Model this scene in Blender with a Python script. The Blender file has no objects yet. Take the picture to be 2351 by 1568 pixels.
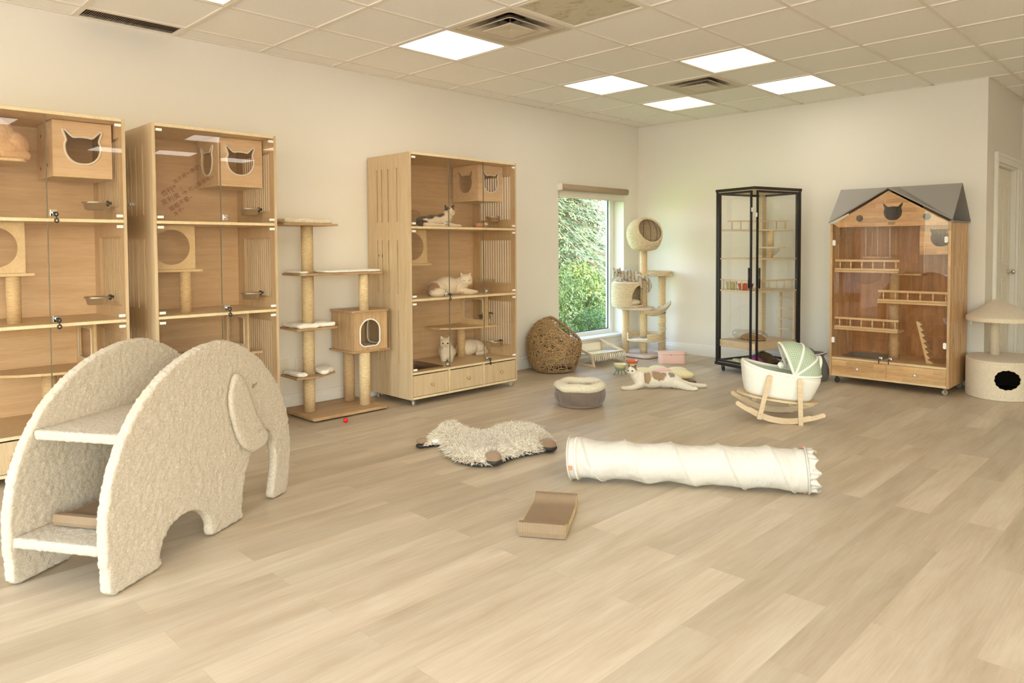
import bpy, bmesh, math, random
from math import sin, cos, pi, radians, sqrt
from mathutils import Vector, Matrix, noise
from mathutils.geometry import tessellate_polygon
random.seed(7)
sc = bpy.context.scene
COL = sc.collection

# ------------------------------------------------------------------ camera
cam = bpy.data.cameras.new('camera')
camo = bpy.data.objects.new('camera', cam); COL.objects.link(camo)
cam.sensor_width = 36.0; cam.sensor_fit = 'HORIZONTAL'
cam.lens = 1654.08 * 36 / 2351
cam.shift_x = -32.84 / 2351; cam.shift_y = -158.03 / 2351
cam.clip_start = 0.05; cam.clip_end = 200
_yaw, _pitch, _roll = 0.7704, -0.0351, -0.0049
_c, _s = cos(_yaw), sin(_yaw)
_F = Vector((-_s * cos(_pitch), _c * cos(_pitch), sin(_pitch)))
_R0 = Vector((_c, _s, 0)); _U0 = _R0.cross(_F)
_R = _R0 * cos(_roll) + _U0 * sin(_roll); _U = _U0 * cos(_roll) - _R0 * sin(_roll)
camo.matrix_world = Matrix(((_R.x, _U.x, -_F.x, 5.2365), (_R.y, _U.y, -_F.y, -7.3952), (_R.z, _U.z, -_F.z, 1.2674), (0, 0, 0, 1)))
cam.dof.use_dof = True; cam.dof.focus_distance = 7.2; cam.dof.aperture_fstop = 6.3
sc.camera = camo

# ------------------------------------------------------------------ world, sun, exposure
w = bpy.data.worlds.new('sky'); sc.world = w; w.use_nodes = True
wn = w.node_tree.nodes; wl = w.node_tree.links
bg = wn['Background']
sky = wn.new('ShaderNodeTexSky'); sky.sky_type = 'NISHITA'; sky.sun_disc = False
sky.sun_elevation = radians(48); sky.sun_rotation = radians(100); sky.air_density = 1.2; sky.dust_density = 2.0
wl.new(sky.outputs['Color'], bg.inputs['Color']); bg.inputs['Strength'].default_value = 2.2
sun = bpy.data.lights.new('sun', 'SUN'); suno = bpy.data.objects.new('sun', sun); COL.objects.link(suno)
sun.energy = 11.0; sun.angle = radians(1.0); sun.color = (1.0, 0.95, 0.86)
suno.rotation_euler = (Vector((0, 0, 0)) - Vector((0.75, 0.10, 0.72))).to_track_quat('-Z', 'Y').to_euler()
LAMP = 7.0                     # strength of the ceiling panels
sc.view_settings.view_transform = 'Standard'; sc.view_settings.look = 'None'
sc.view_settings.gamma = 1.0; sc.view_settings.use_curve_mapping = False
sc.view_settings.exposure = 0.0
cy = sc.cycles
cy.max_bounces = 9; cy.diffuse_bounces = 5; cy.glossy_bounces = 3; cy.transmission_bounces = 4
cy.transparent_max_bounces = 16; cy.caustics_reflective = False; cy.caustics_refractive = False
cy.sample_clamp_indirect = 5.0; cy.use_denoising = True

# ------------------------------------------------------------------ materials
def L1(v):
    v /= 255.0
    return v / 12.92 if v <= 0.04045 else ((v + 0.055) / 1.055) ** 2.4
def RGB(r, g, b): return (L1(r), L1(g), L1(b), 1.0)
MATS = {}
def newmat(name):
    m = bpy.data.materials.new(name); m.use_nodes = True; MATS[name] = m
    nt = m.node_tree; return m, nt.nodes, nt.links, nt.nodes['Principled BSDF']
def coords(N, Lk, scale=(1, 1, 1), src='Object', rot=(0, 0, 0)):
    tc = N.new('ShaderNodeTexCoord'); mp = N.new('ShaderNodeMapping')
    mp.inputs['Scale'].default_value = scale; mp.inputs['Rotation'].default_value = rot
    Lk.new(tc.outputs[src], mp.inputs['Vector']); return mp.outputs['Vector']
def noise_n(N, Lk, vec, scale, detail=4, rough=0.55, dist=0.0):
    n = N.new('ShaderNodeTexNoise'); n.inputs['Scale'].default_value = scale
    n.inputs['Detail'].default_value = detail; n.inputs['Roughness'].default_value = rough
    n.inputs['Distortion'].default_value = dist
    Lk.new(vec, n.inputs['Vector']); return n.outputs['Fac']
def ramp(N, Lk, fac, stops):
    r = N.new('ShaderNodeValToRGB'); e = r.color_ramp.elements
    e[0].position, e[0].color = stops[0]; e[1].position, e[1].color = stops[-1]
    for p, c in stops[1:-1]:
        q = e.new(p); q.color = c
    Lk.new(fac, r.inputs['Fac']); return r.outputs['Color']
def mixc(N, Lk, fac, a, b, mode='MIX'):
    m = N.new('ShaderNodeMix'); m.data_type = 'RGBA'; m.blend_type = mode
    for i, v in ((0, fac), (6, a), (7, b)):
        if hasattr(v, 'is_output'): Lk.new(v, m.inputs[i])
        else: m.inputs[i].default_value = v
    return m.outputs[2]
def bump(N, Lk, P, h, strength, dist=0.002):
    b = N.new('ShaderNodeBump'); b.inputs['Strength'].default_value = strength; b.inputs['Distance'].default_value = dist
    Lk.new(h, b.inputs['Height']); Lk.new(b.outputs['Normal'], P.inputs['Normal'])
def plain(name, c, rough=0.5, metal=0.0, spec=0.5, coat=0.0, sheen=0.0, trans=0.0, bscale=0, bstr=0.0, bdist=0.002, var=0.0, vscale=8):
    m, N, Lk, P = newmat(name)
    P.inputs['Base Color'].default_value = RGB(*c); P.inputs['Roughness'].default_value = rough
    P.inputs['Metallic'].default_value = metal; P.inputs['Specular IOR Level'].default_value = spec
    P.inputs['Coat Weight'].default_value = coat; P.inputs['Sheen Weight'].default_value = sheen
    P.inputs['Sheen Roughness'].default_value = 0.6; P.inputs['Transmission Weight'].default_value = trans
    v = coords(N, Lk)
    if var:
        a = RGB(*[x * (1 - var) for x in c]); b = RGB(*[min(255, x * (1 + var)) for x in c])
        Lk.new(ramp(N, Lk, noise_n(N, Lk, v, vscale), [(0.3, a), (0.7, b)]), P.inputs['Base Color'])
    if bstr: bump(N, Lk, P, noise_n(N, Lk, v, bscale), bstr, bdist)
    return m
def wood(name, c1, c2, c3, stretch, scale=6.0, rough=0.42, planks=None, contrast=1.0):
    """stretch: small number along the grain"""
    m, N, Lk, P = newmat(name)
    v = coords(N, Lk, stretch)
    f1 = noise_n(N, Lk, v, scale, 6, 0.62, 0.6)
    col = ramp(N, Lk, f1, [(0.28, RGB(*c1)), (0.5, RGB(*c2)), (0.74, RGB(*c3))])
    f2 = noise_n(N, Lk, v, scale * 7, 3, 0.6)
    col = mixc(N, Lk, 0.22 * contrast, col, ramp(N, Lk, f2, [(0.35, RGB(*[x * 0.72 for x in c1])), (0.65, RGB(*c3))]))
    if planks:      # (map order, brick width, row height): staves glued edge to edge
        order, bw, bh = planks
        tc = N.new('ShaderNodeTexCoord'); sp = N.new('ShaderNodeSeparateXYZ'); cb = N.new('ShaderNodeCombineXYZ')
        Lk.new(tc.outputs['Object'], sp.inputs[0])
        Lk.new(sp.outputs[order[0]], cb.inputs[0]); Lk.new(sp.outputs[order[1]], cb.inputs[1])
        br = N.new('ShaderNodeTexBrick'); Lk.new(cb.outputs[0], br.inputs['Vector'])
        br.inputs['Scale'].default_value = 1.0; br.inputs['Brick Width'].default_value = bw; br.inputs['Row Height'].default_value = bh
        br.inputs['Mortar Size'].default_value = 0.0; br.offset = 0.37
        br.inputs['Color1'].default_value = (0.80, 0.76, 0.70, 1); br.inputs['Color2'].default_value = (1.25, 1.22, 1.15, 1)
        col = mixc(N, Lk, 0.75, col, br.outputs['Color'], 'MULTIPLY')
    Lk.new(col, P.inputs['Base Color']); P.inputs['Roughness'].default_value = rough
    bump(N, Lk, P, f2, 0.05, 0.001)
    return m
# light ash laminate of the three big cabinets: grain horizontal on the back, vertical on sides and drawers
ASH = ((194, 164, 124), (208, 181, 142), (219, 196, 161))
wood('ash_vertical', *ASH, (10, 10, 0.6), 2.6, contrast=.6)
wood('ash_horizontal', (212, 180, 140), (226, 198, 160), (236, 212, 180), (10, 0.6, 10), 2.6, contrast=.6)
wood('ash_edge', (222, 196, 150), (232, 208, 164), (240, 218, 176), (6, 6, 6), 4.0)
wood('ash_panel', (176, 134, 88), (190, 150, 102), (206, 168, 120), (14, 0.8, 14), 3.0)
wood('acacia_front', (186, 138, 86), (208, 166, 114), (226, 192, 144), (1.2, 14, 14), 3.0, planks=((0, 2), 0.24, 0.042))
wood('acacia_side', (188, 142, 94), (210, 170, 122), (228, 196, 150), (14, 14, 1.2), 3.0, planks=((2, 1), 0.30, 0.034))
wood('acacia_back', (168, 112, 62), (190, 134, 80), (210, 158, 104), (8, 8, 1.0), 3.0, planks=((2, 0), 0.42, 0.045))
wood('acacia_trim', (216, 180, 130), (230, 198, 150), (240, 212, 168), (1.2, 12, 12), 3.0)
wood('tree_board', (158, 122, 82), (184, 148, 106), (206, 174, 132), (9, 0.7, 9), 4.0)
wood('tree_box', (164, 126, 86), (196, 160, 116), (220, 188, 146), (14, 14, 0.5), 4.5, contrast=1.4)
wood('pine', (212, 180, 136), (226, 198, 156), (236, 210, 172), (1.2, 12, 12), 3.0)
wood('beech', (214, 186, 146), (226, 200, 162), (236, 214, 180), (1.2, 10, 10), 3.0)
wood('plywood', (210, 186, 146), (226, 204, 166), (238, 218, 184), (2, 2, 16), 5.0)

def sisal(name, c1, c2, pitch=0.0055):
    m, N, Lk, P = newmat(name)
    v = coords(N, Lk, (30, 30, 160))
    f = noise_n(N, Lk, v, 1.0, 3, 0.6)
    Lk.new(ramp(N, Lk, f, [(0.3, RGB(*c1)), (0.7, RGB(*c2))]), P.inputs['Base Color'])
    wv = N.new('ShaderNodeTexWave'); wv.wave_type = 'BANDS'; wv.bands_direction = 'Z'
    wv.inputs['Scale'].default_value = 1.0 / pitch / 3.18; wv.inputs['Distortion'].default_value = 0.3
    Lk.new(coords(N, Lk), wv.inputs['Vector'])
    bump(N, Lk, P, wv.outputs['Fac'], 0.35, 0.002); P.inputs['Roughness'].default_value = 0.85
    return m
sisal('sisal', (208, 178, 132), (234, 210, 166))
sisal('sisal_dark', (190, 156, 112), (218, 188, 144))
def fleece(name, c, scale=140, strength=0.8, dist=0.006, dark=0.80, sheen=0.3):
    m, N, Lk, P = newmat(name)
    v = coords(N, Lk)
    f = noise_n(N, Lk, v, scale, 3, 0.7, 0.8)
    lo = RGB(*[x * dark for x in c]); hi = RGB(*[min(255, x * 1.05) for x in c])
    Lk.new(ramp(N, Lk, f, [(0.32, lo), (0.62, hi)]), P.inputs['Base Color'])
    bump(N, Lk, P, f, strength, dist); P.inputs['Roughness'].default_value = 0.95
    P.inputs['Sheen Weight'].default_value = sheen; P.inputs['Specular IOR Level'].default_value = 0.1
    return m
fleece('teddy', (202, 189, 169), 130, 0.7, 0.005, 0.90, 0.0)
fleece('sherpa', (246, 240, 226), 220, 0.4, 0.003, 0.965, 0.0)
fleece('plush_cream', (238, 224, 192), 150, 0.7, 0.006, 0.86)
fleece('plush_beige', (236, 218, 190), 200, 0.6, 0.004, 0.86)
fleece('sheep_fur', (253, 247, 234), 200, 0.2, 0.002, 0.95, 0.0)
fleece('carpet_pink', (226, 204, 184), 250, 0.5, 0.003, 0.88)
fleece('petal_yellow', (244, 230, 178), 60, 0.25, 0.004, 0.95)
fleece('petal_pink', (246, 204, 190), 60, 0.25, 0.004, 0.95)
plain('suede_grey', (110, 92, 76), 0.9, bscale=60, bstr=0.3, sheen=0.4, var=0.08)
plain('suede_brown', (146, 116, 86), 0.9, bscale=60, bstr=0.3, sheen=0.3)
plain('nylon_black', (44, 38, 34), 0.6, bscale=40, bstr=0.3)
plain('felt_grey', (98, 92, 86), 0.95, bscale=200, bstr=0.3, sheen=0.3)
plain('white_piping', (238, 232, 220), 0.8)
plain('white_plastic', (244, 240, 232), 0.35)
plain('white_paint', (240, 236, 226), 0.4)
plain('wall_paint', (236, 229, 216), 0.75, bscale=90, bstr=0.06, bdist=0.001)
plain('door_paint', (236, 228, 212), 0.45)
plain('cream_cloth', (240, 230, 206), 0.85, bscale=300, bstr=0.2, trans=0.0)
plain('cream_rope', (240, 230, 206), 0.9, bscale=300, bstr=0.4)
plain('leather', (206, 142, 104), 0.6)
plain('chrome', (220, 216, 210), 0.12, metal=1.0)
plain('steel', (226, 222, 214), 0.30, metal=1.0)
plain('glass_edge', (120, 112, 92), 0.25)
plain('rubber_black', (36, 32, 30), 0.5)
plain('rubber_clear', (196, 190, 176), 0.25, trans=0.3)
plain('black_frame', (46, 40, 38), 0.32, metal=0.3)
plain('roof_grey', (152, 147, 140), 0.6)
plain('hole_dark', (52, 38, 26), 0.95)  # dark brown stands in for shade inside holes; lid button uses it too
plain('tray_grey', (128, 120, 110), 0.5)
plain('tray_brown', (120, 90, 62), 0.5)
plain('pink_plastic', (244, 204, 186), 0.35)
plain('bowl_cream', (232, 222, 174), 0.2, coat=0.5)
plain('bowl_green', (150, 158, 128), 0.35)
plain('bowl_orange', (226, 120, 76), 0.2, coat=0.5)
plain('bowl_red', (196, 74, 44), 0.3)
plain('bowl_sage', (196, 200, 150), 0.3)
plain('bowl_peach', (232, 186, 152), 0.35)
plain('ball_red', (230, 26, 22), 0.35)
plain('vent_white', (214, 200, 178), 0.45)
plain('vent_dark', (30, 26, 22), 0.9)
plain('grid_white', (236, 226, 210), 0.5)
plain('grille', (150, 132, 108), 0.6)
plain('shade_taupe', (178, 156, 128), 0.7)
plain('shade_cloth', (232, 224, 206), 0.8, trans=0.1)
plain('seal_dark', (40, 46, 52), 0.4)
plain('ink', (96, 52, 32), 0.6)
plain('lettering', (106, 76, 44), 0.7)
plain('purple_bag', (156, 70, 130), 0.3, var=0.25, vscale=30)
plain('brown_bag', (96, 80, 62), 0.3, var=0.3, vscale=30)
plain('kibble', (176, 136, 92), 0.9, bscale=160, bstr=1.0, bdist=0.01, var=0.3, vscale=120)
plain('can_label', (214, 196, 130), 0.4, var=0.3, vscale=60)
plain('green_lining', (196, 200, 178), 0.85)
plain('outlet', (234, 224, 204), 0.4)
plain('tag_steel', (170, 160, 150), 0.3, metal=0.8)
plain('eye_dark', (36, 28, 20), 0.15)
plain('eye_green', (120, 110, 60), 0.1)
plain('nose_pink', (214, 150, 126), 0.5)
plain('bounce_concrete', (205, 200, 190), 0.9)

def glass(name, tint, refl=1.0, rough=0.0, dirt=0.0):
    m, N, Lk, P = newmat(name); N.remove(P)
    out = N['Material Output']
    tr = N.new('ShaderNodeBsdfTransparent'); tr.inputs['Color'].default_value = tint
    gl = N.new('ShaderNodeBsdfGlossy')
    gl.inputs['Roughness'].default_value = rough; gl.inputs['Color'].default_value = (1, 1, 1, 1)
    fr = N.new('ShaderNodeFresnel'); ge = N.new('ShaderNodeNewGeometry')      # same Fresnel from both faces of a thin pane
    io = N.new('ShaderNodeMapRange'); io.inputs['To Min'].default_value = 1.5; io.inputs['To Max'].default_value = 1 / 1.5
    Lk.new(ge.outputs['Backfacing'], io.inputs['Value']); Lk.new(io.outputs[0], fr.inputs['IOR'])
    mu = N.new('ShaderNodeMath'); mu.operation = 'MULTIPLY'; mu.use_clamp = True
    mu.inputs[1].default_value = refl
    Lk.new(fr.outputs[0], mu.inputs[0])
    mx = N.new('ShaderNodeMixShader')
    Lk.new(mu.outputs[0], mx.inputs[0]); Lk.new(tr.outputs[0], mx.inputs[1]); Lk.new(gl.outputs[0], mx.inputs[2])
    Lk.new(mx.outputs[0], out.inputs['Surface'])
    return m
glass('door_glass', (0.972, 0.940, 0.905, 1), 0.75)
glass('tower_glass', (0.993, 0.993, 0.99, 1), 0.75)
glass('window_glass', (0.97, 0.985, 0.98, 1), 0.8)
glass('clear_plastic', (0.97, 0.965, 0.955, 1), 1.0, 0.05)

# floor: vinyl planks laid along the left wall
m, N, Lk, P = newmat('plank_floor')
tc = N.new('ShaderNodeTexCoord'); sp = N.new('ShaderNodeSeparateXYZ'); cb = N.new('ShaderNodeCombineXYZ')
Lk.new(tc.outputs['Object'], sp.inputs[0]); Lk.new(sp.outputs[1], cb.inputs[0]); Lk.new(sp.outputs[0], cb.inputs[1])
br = N.new('ShaderNodeTexBrick'); Lk.new(cb.outputs[0], br.inputs['Vector'])
br.inputs['Scale'].default_value = 1; br.inputs['Brick Width'].default_value = 1.22; br.inputs['Row Height'].default_value = 0.152
br.inputs['Mortar Size'].default_value = 0.0008; br.offset = 0.37; br.offset_frequency = 2
br.inputs['Color1'].default_value = (0.0, 0.0, 0.0, 1); br.inputs['Color2'].default_value = (1, 1, 1, 1); br.inputs['Mortar'].default_value = (0.3, 0.3, 0.3, 1)
br.inputs['Bias'].default_value = 0.0
# offset the grain of each plank by its own random tone
ad = N.new('ShaderNodeVectorMath'); ad.operation = 'MULTIPLY_ADD'
Lk.new(br.outputs['Color'], ad.inputs[0]); ad.inputs[1].default_value = (7.3, 3.1, 0); Lk.new(tc.outputs['Object'], ad.inputs[2])
mp = N.new('ShaderNodeMapping'); mp.inputs['Scale'].default_value = (9, 1.1, 1); Lk.new(ad.outputs[0], mp.inputs['Vector'])
f1 = noise_n(N, Lk, mp.outputs[0], 1.1, 5, 0.6, 0.5)
col = ramp(N, Lk, f1, [(0.25, RGB(176, 156, 128)), (0.5, RGB(198, 181, 155)), (0.72, RGB(212, 197, 173))])
mp2 = N.new('ShaderNodeMapping'); mp2.inputs['Scale'].default_value = (60, 3.0, 1); Lk.new(ad.outputs[0], mp2.inputs['Vector'])
f2 = noise_n(N, Lk, mp2.outputs[0], 1.6, 4, 0.65)
col = mixc(N, Lk, 0.20, col, ramp(N, Lk, f2, [(0.34, RGB(160, 140, 114)), (0.62, RGB(208, 192, 168))]))
tone = ramp(N, Lk, br.outputs['Color'], [(0.0, (0.83, 0.82, 0.80, 1)), (1.0, (1.07, 1.07, 1.07, 1))])
col = mixc(N, Lk, 1.0, col, tone, 'MULTIPLY')
seam = ramp(N, Lk, br.outputs['Fac'], [(0.0, (1, 1, 1, 1)), (1.0, (0.91, 0.89, 0.86, 1))])
col = mixc(N, Lk, 1.0, col, seam, 'MULTIPLY')
Lk.new(col, P.inputs['Base Color']); P.inputs['Roughness'].default_value = 0.40; P.inputs['Specular IOR Level'].default_value = 0.45
bump(N, Lk, P, f2, 0.08, 0.0008)

# ceiling tile
m, N, Lk, P = newmat('ceiling_tile')
v = coords(N, Lk)
f = noise_n(N, Lk, v, 160, 3, 0.8)
Lk.new(ramp(N, Lk, f, [(0.33, RGB(236, 229, 216)), (0.5, RGB(250, 246, 238))]), P.inputs['Base Color'])
P.inputs['Roughness'].default_value = 0.9; bump(N, Lk, P, f, 0.25, 0.001)
# stained, unlit lens
m, N, Lk, P = newmat('stained_lens')
f = noise_n(N, Lk, coords(N, Lk, (3, 5, 1)), 2.2, 6, 0.75, 0.8)
Lk.new(ramp(N, Lk, f, [(0.50, RGB(206, 194, 168)), (0.72, RGB(150, 122, 88))]), P.inputs['Base Color'])
def lampmat(name, col, k):
    m, N, Lk, P = newmat(name)
    P.inputs['Base Color'].default_value = (0.9, 0.9, 0.88, 1)
    P.inputs['Emission Color'].default_value = col; P.inputs['Emission Strength'].default_value = k
lampmat('lamp_white', (1.0, 0.945, 0.86, 1), LAMP); lampmat('lamp_warm', (1.0, 0.93, 0.74, 1), LAMP * 0.17)

# foliage
def leafmat(name, c1, c2, sc_=3.0):
    m, N, Lk, P = newmat(name)
    f = noise_n(N, Lk, coords(N, Lk), sc_, 3, 0.6)
    Lk.new(ramp(N, Lk, f, [(0.3, RGB(*c1)), (0.7, RGB(*c2))]), P.inputs['Base Color'])
    P.inputs['Roughness'].default_value = 0.55
    P.inputs['Transmission Weight'].default_value = 0.0
leafmat('conifer_green', (54, 70, 44), (106, 120, 78)); leafmat('bush_green', (72, 98, 40), (132, 150, 72))
leafmat('hedge_green', (52, 86, 36), (100, 134, 60)); plain('bark', (110, 90, 68), 0.9)
plain('lawn', (120, 160, 70), 0.9, var=0.2)

m, N, Lk, P = newmat('long_wool')
tl = N.new('ShaderNodeBsdfTranslucent'); tl.inputs['Color'].default_value = RGB(250, 240, 220); P.inputs['Base Color'].default_value = RGB(252, 246, 234); P.inputs['Roughness'].default_value = .9; P.inputs['Specular IOR Level'].default_value = .1
mx = N.new('ShaderNodeMixShader'); mx.inputs[0].default_value = .45; Lk.new(P.outputs[0], mx.inputs[1]); Lk.new(tl.outputs[0], mx.inputs[2]); Lk.new(mx.outputs[0], N['Material Output'].inputs['Surface'])
# patched fur
def furmat(name, base, patches=(), stripes=None, fine=0.10):
    m, N, Lk, P = newmat(name)
    v = coords(N, Lk)
    nz = N.new('ShaderNodeTexNoise'); nz.inputs['Scale'].default_value = 28; nz.inputs['Detail'].default_value = 4; Lk.new(v, nz.inputs['Vector'])
    off = N.new('ShaderNodeVectorMath'); off.operation = 'MULTIPLY_ADD'
    Lk.new(nz.outputs['Color'], off.inputs[0]); off.inputs[1].default_value = (0.045, 0.045, 0.045); 
    sub = N.new('ShaderNodeVectorMath'); sub.operation = 'SUBTRACT'; Lk.new(v, sub.inputs[0]); sub.inputs[1].default_value = (0.0225, 0.0225, 0.0225)
    Lk.new(sub.outputs[0], off.inputs[2])
    col = RGB(*base)
    if stripes:
        c2, scale, dirn = stripes
        wv = N.new('ShaderNodeTexWave'); wv.wave_type = 'BANDS'; wv.bands_direction = dirn
        wv.inputs['Scale'].default_value = scale; wv.inputs['Distortion'].default_value = 5.0; wv.inputs['Detail'].default_value = 3; wv.inputs['Detail Scale'].default_value = 2.5; wv.inputs['Detail Roughness'].default_value = .7
        Lk.new(v, wv.inputs['Vector'])
        col = ramp(N, Lk, wv.outputs['Fac'], [(0.25, RGB(*c2)), (0.6, RGB(*base))])
    for c, r, pc in patches:
        a = N.new('ShaderNodeVectorMath'); a.operation = 'SUBTRACT'; Lk.new(off.outputs[0], a.inputs[0]); a.inputs[1].default_value = c
        b = N.new('ShaderNodeVectorMath'); b.operation = 'DIVIDE'; Lk.new(a.outputs[0], b.inputs[0]); b.inputs[1].default_value = r if isinstance(r, tuple) else (r, r, r)
        l = N.new('ShaderNodeVectorMath'); l.operation = 'LENGTH'; Lk.new(b.outputs[0], l.inputs[0])
        mr = N.new('ShaderNodeMapRange'); mr.inputs['From Min'].default_value = 1.08; mr.inputs['From Max'].default_value = 0.88
        Lk.new(l.outputs['Value'], mr.inputs['Value'])
        col = mixc(N, Lk, mr.outputs[0], col, RGB(*pc))
    f = noise_n(N, Lk, coords(N, Lk, (60, 60, 60)), 4, 3, 0.7)
    col = mixc(N, Lk, fine * 2, col, ramp(N, Lk, f, [(0.35, (0.55, 0.5, 0.45, 1)), (0.6, (1, 1, 1, 1))]), 'MULTIPLY')
    Lk.new(col, P.inputs['Base Color']); P.inputs['Roughness'].default_value = 0.85
    P.inputs['Sheen Weight'].default_value = 0.35; P.inputs['Specular IOR Level'].default_value = 0.15
    bump(N, Lk, P, f, 0.5, 0.003)
    return m

def braid_mat(name, c1, c2):
    m, N, Lk, P = newmat(name)
    f = noise_n(N, Lk, coords(N, Lk), 90, 3, 0.6)
    Lk.new(ramp(N, Lk, f, [(0.3, RGB(*c1)), (0.7, RGB(*c2))]), P.inputs['Base Color']); P.inputs['Roughness'].default_value = 0.8
braid_mat('hyacinth', (204, 180, 140), (240, 224, 192)); braid_mat('rattan', (136, 104, 66), (200, 164, 116))
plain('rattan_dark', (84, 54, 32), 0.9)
# cardboard with fine corrugation
m, N, Lk, P = newmat('cardboard')
wv = N.new('ShaderNodeTexWave'); wv.wave_type = 'BANDS'; wv.bands_direction = 'X'; wv.inputs['Scale'].default_value = 80
wv.inputs['Distortion'].default_value = 1.0; wv.inputs['Detail Scale'].default_value = 9
Lk.new(coords(N, Lk), wv.inputs['Vector'])
Lk.new(ramp(N, Lk, wv.outputs['Fac'], [(0.2, RGB(126, 102, 76)), (0.7, RGB(168, 142, 110))]), P.inputs['Base Color'])
P.inputs['Roughness'].default_value = 0.9; bump(N, Lk, P, wv.outputs['Fac'], 0.5, 0.003)
m, N, Lk, P = newmat('cardboard_edge')
wv = N.new('ShaderNodeTexWave'); wv.wave_type = 'BANDS'; wv.bands_direction = 'X'; wv.inputs['Scale'].default_value = 26
wv.inputs['Distortion'].default_value = 2.0; Lk.new(coords(N, Lk), wv.inputs['Vector'])
Lk.new(ramp(N, Lk, wv.outputs['Fac'], [(0.2, RGB(190, 164, 118)), (0.7, RGB(224, 204, 158))]), P.inputs['Base Color'])
P.inputs['Roughness'].default_value = 0.8
# checked green cloth of the cradle hood
m, N, Lk, P = newmat('check_cloth')
br = N.new('ShaderNodeTexBrick'); br.offset = 0.0
tc = N.new('ShaderNodeTexCoord'); Lk.new(tc.outputs['UV'], br.inputs['Vector'])
br.inputs['Scale'].default_value = 1; br.inputs['Brick Width'].default_value = 0.015; br.inputs['Row Height'].default_value = 0.015; br.inputs['Mortar Size'].default_value = 0.0011
br.inputs['Color1'].default_value = RGB(160, 176, 146); br.inputs['Color2'].default_value = RGB(166, 182, 152); br.inputs['Mortar'].default_value = RGB(216, 222, 198)
Lk.new(br.outputs['Color'], P.inputs['Base Color']); P.inputs['Roughness'].default_value = 0.9
# thin white nylon of the tunnel
m, N, Lk, P = newmat('tunnel_nylon')
P.inputs['Base Color'].default_value = RGB(212, 204, 190); P.inputs['Roughness'].default_value = 0.6
bump(N, Lk, P, noise_n(N, Lk, coords(N, Lk, (3, 1, 1), rot=(0, 0, 0.5)), 9, 3, 0.5, 1.5), 0.35, 0.02)

# ------------------------------------------------------------------ mesh helpers
def tagp(o, label=None, cat=None, group=None, kind=None):
    if label: o['label'] = label
    if cat: o['category'] = cat
    if group: o['group'] = group
    if kind: o['kind'] = kind
    return o
def thing(name, label, cat, loc=(0, 0, 0), rot=(0, 0, 0), group=None):
    o = bpy.data.objects.new(name, None); COL.objects.link(o); o.empty_display_size = 0.1
    o.location = loc; o.rotation_euler = rot if isinstance(rot, tuple) else (0, 0, rot)
    return tagp(o, label, cat, group)
def dup(root, loc, rot=None, label=None, group=None):
    r = root.copy(); COL.objects.link(r); r.location = loc
    if rot is not None: r.rotation_euler = rot if isinstance(rot, tuple) else (0, 0, rot)
    if label: r['label'] = label
    if group: r['group'] = group
    for ch in list(root.children):
        c = ch.copy(); COL.objects.link(c); c.parent = r
        for g in list(ch.children):
            d = g.copy(); COL.objects.link(d); d.parent = c
    return r
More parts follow.
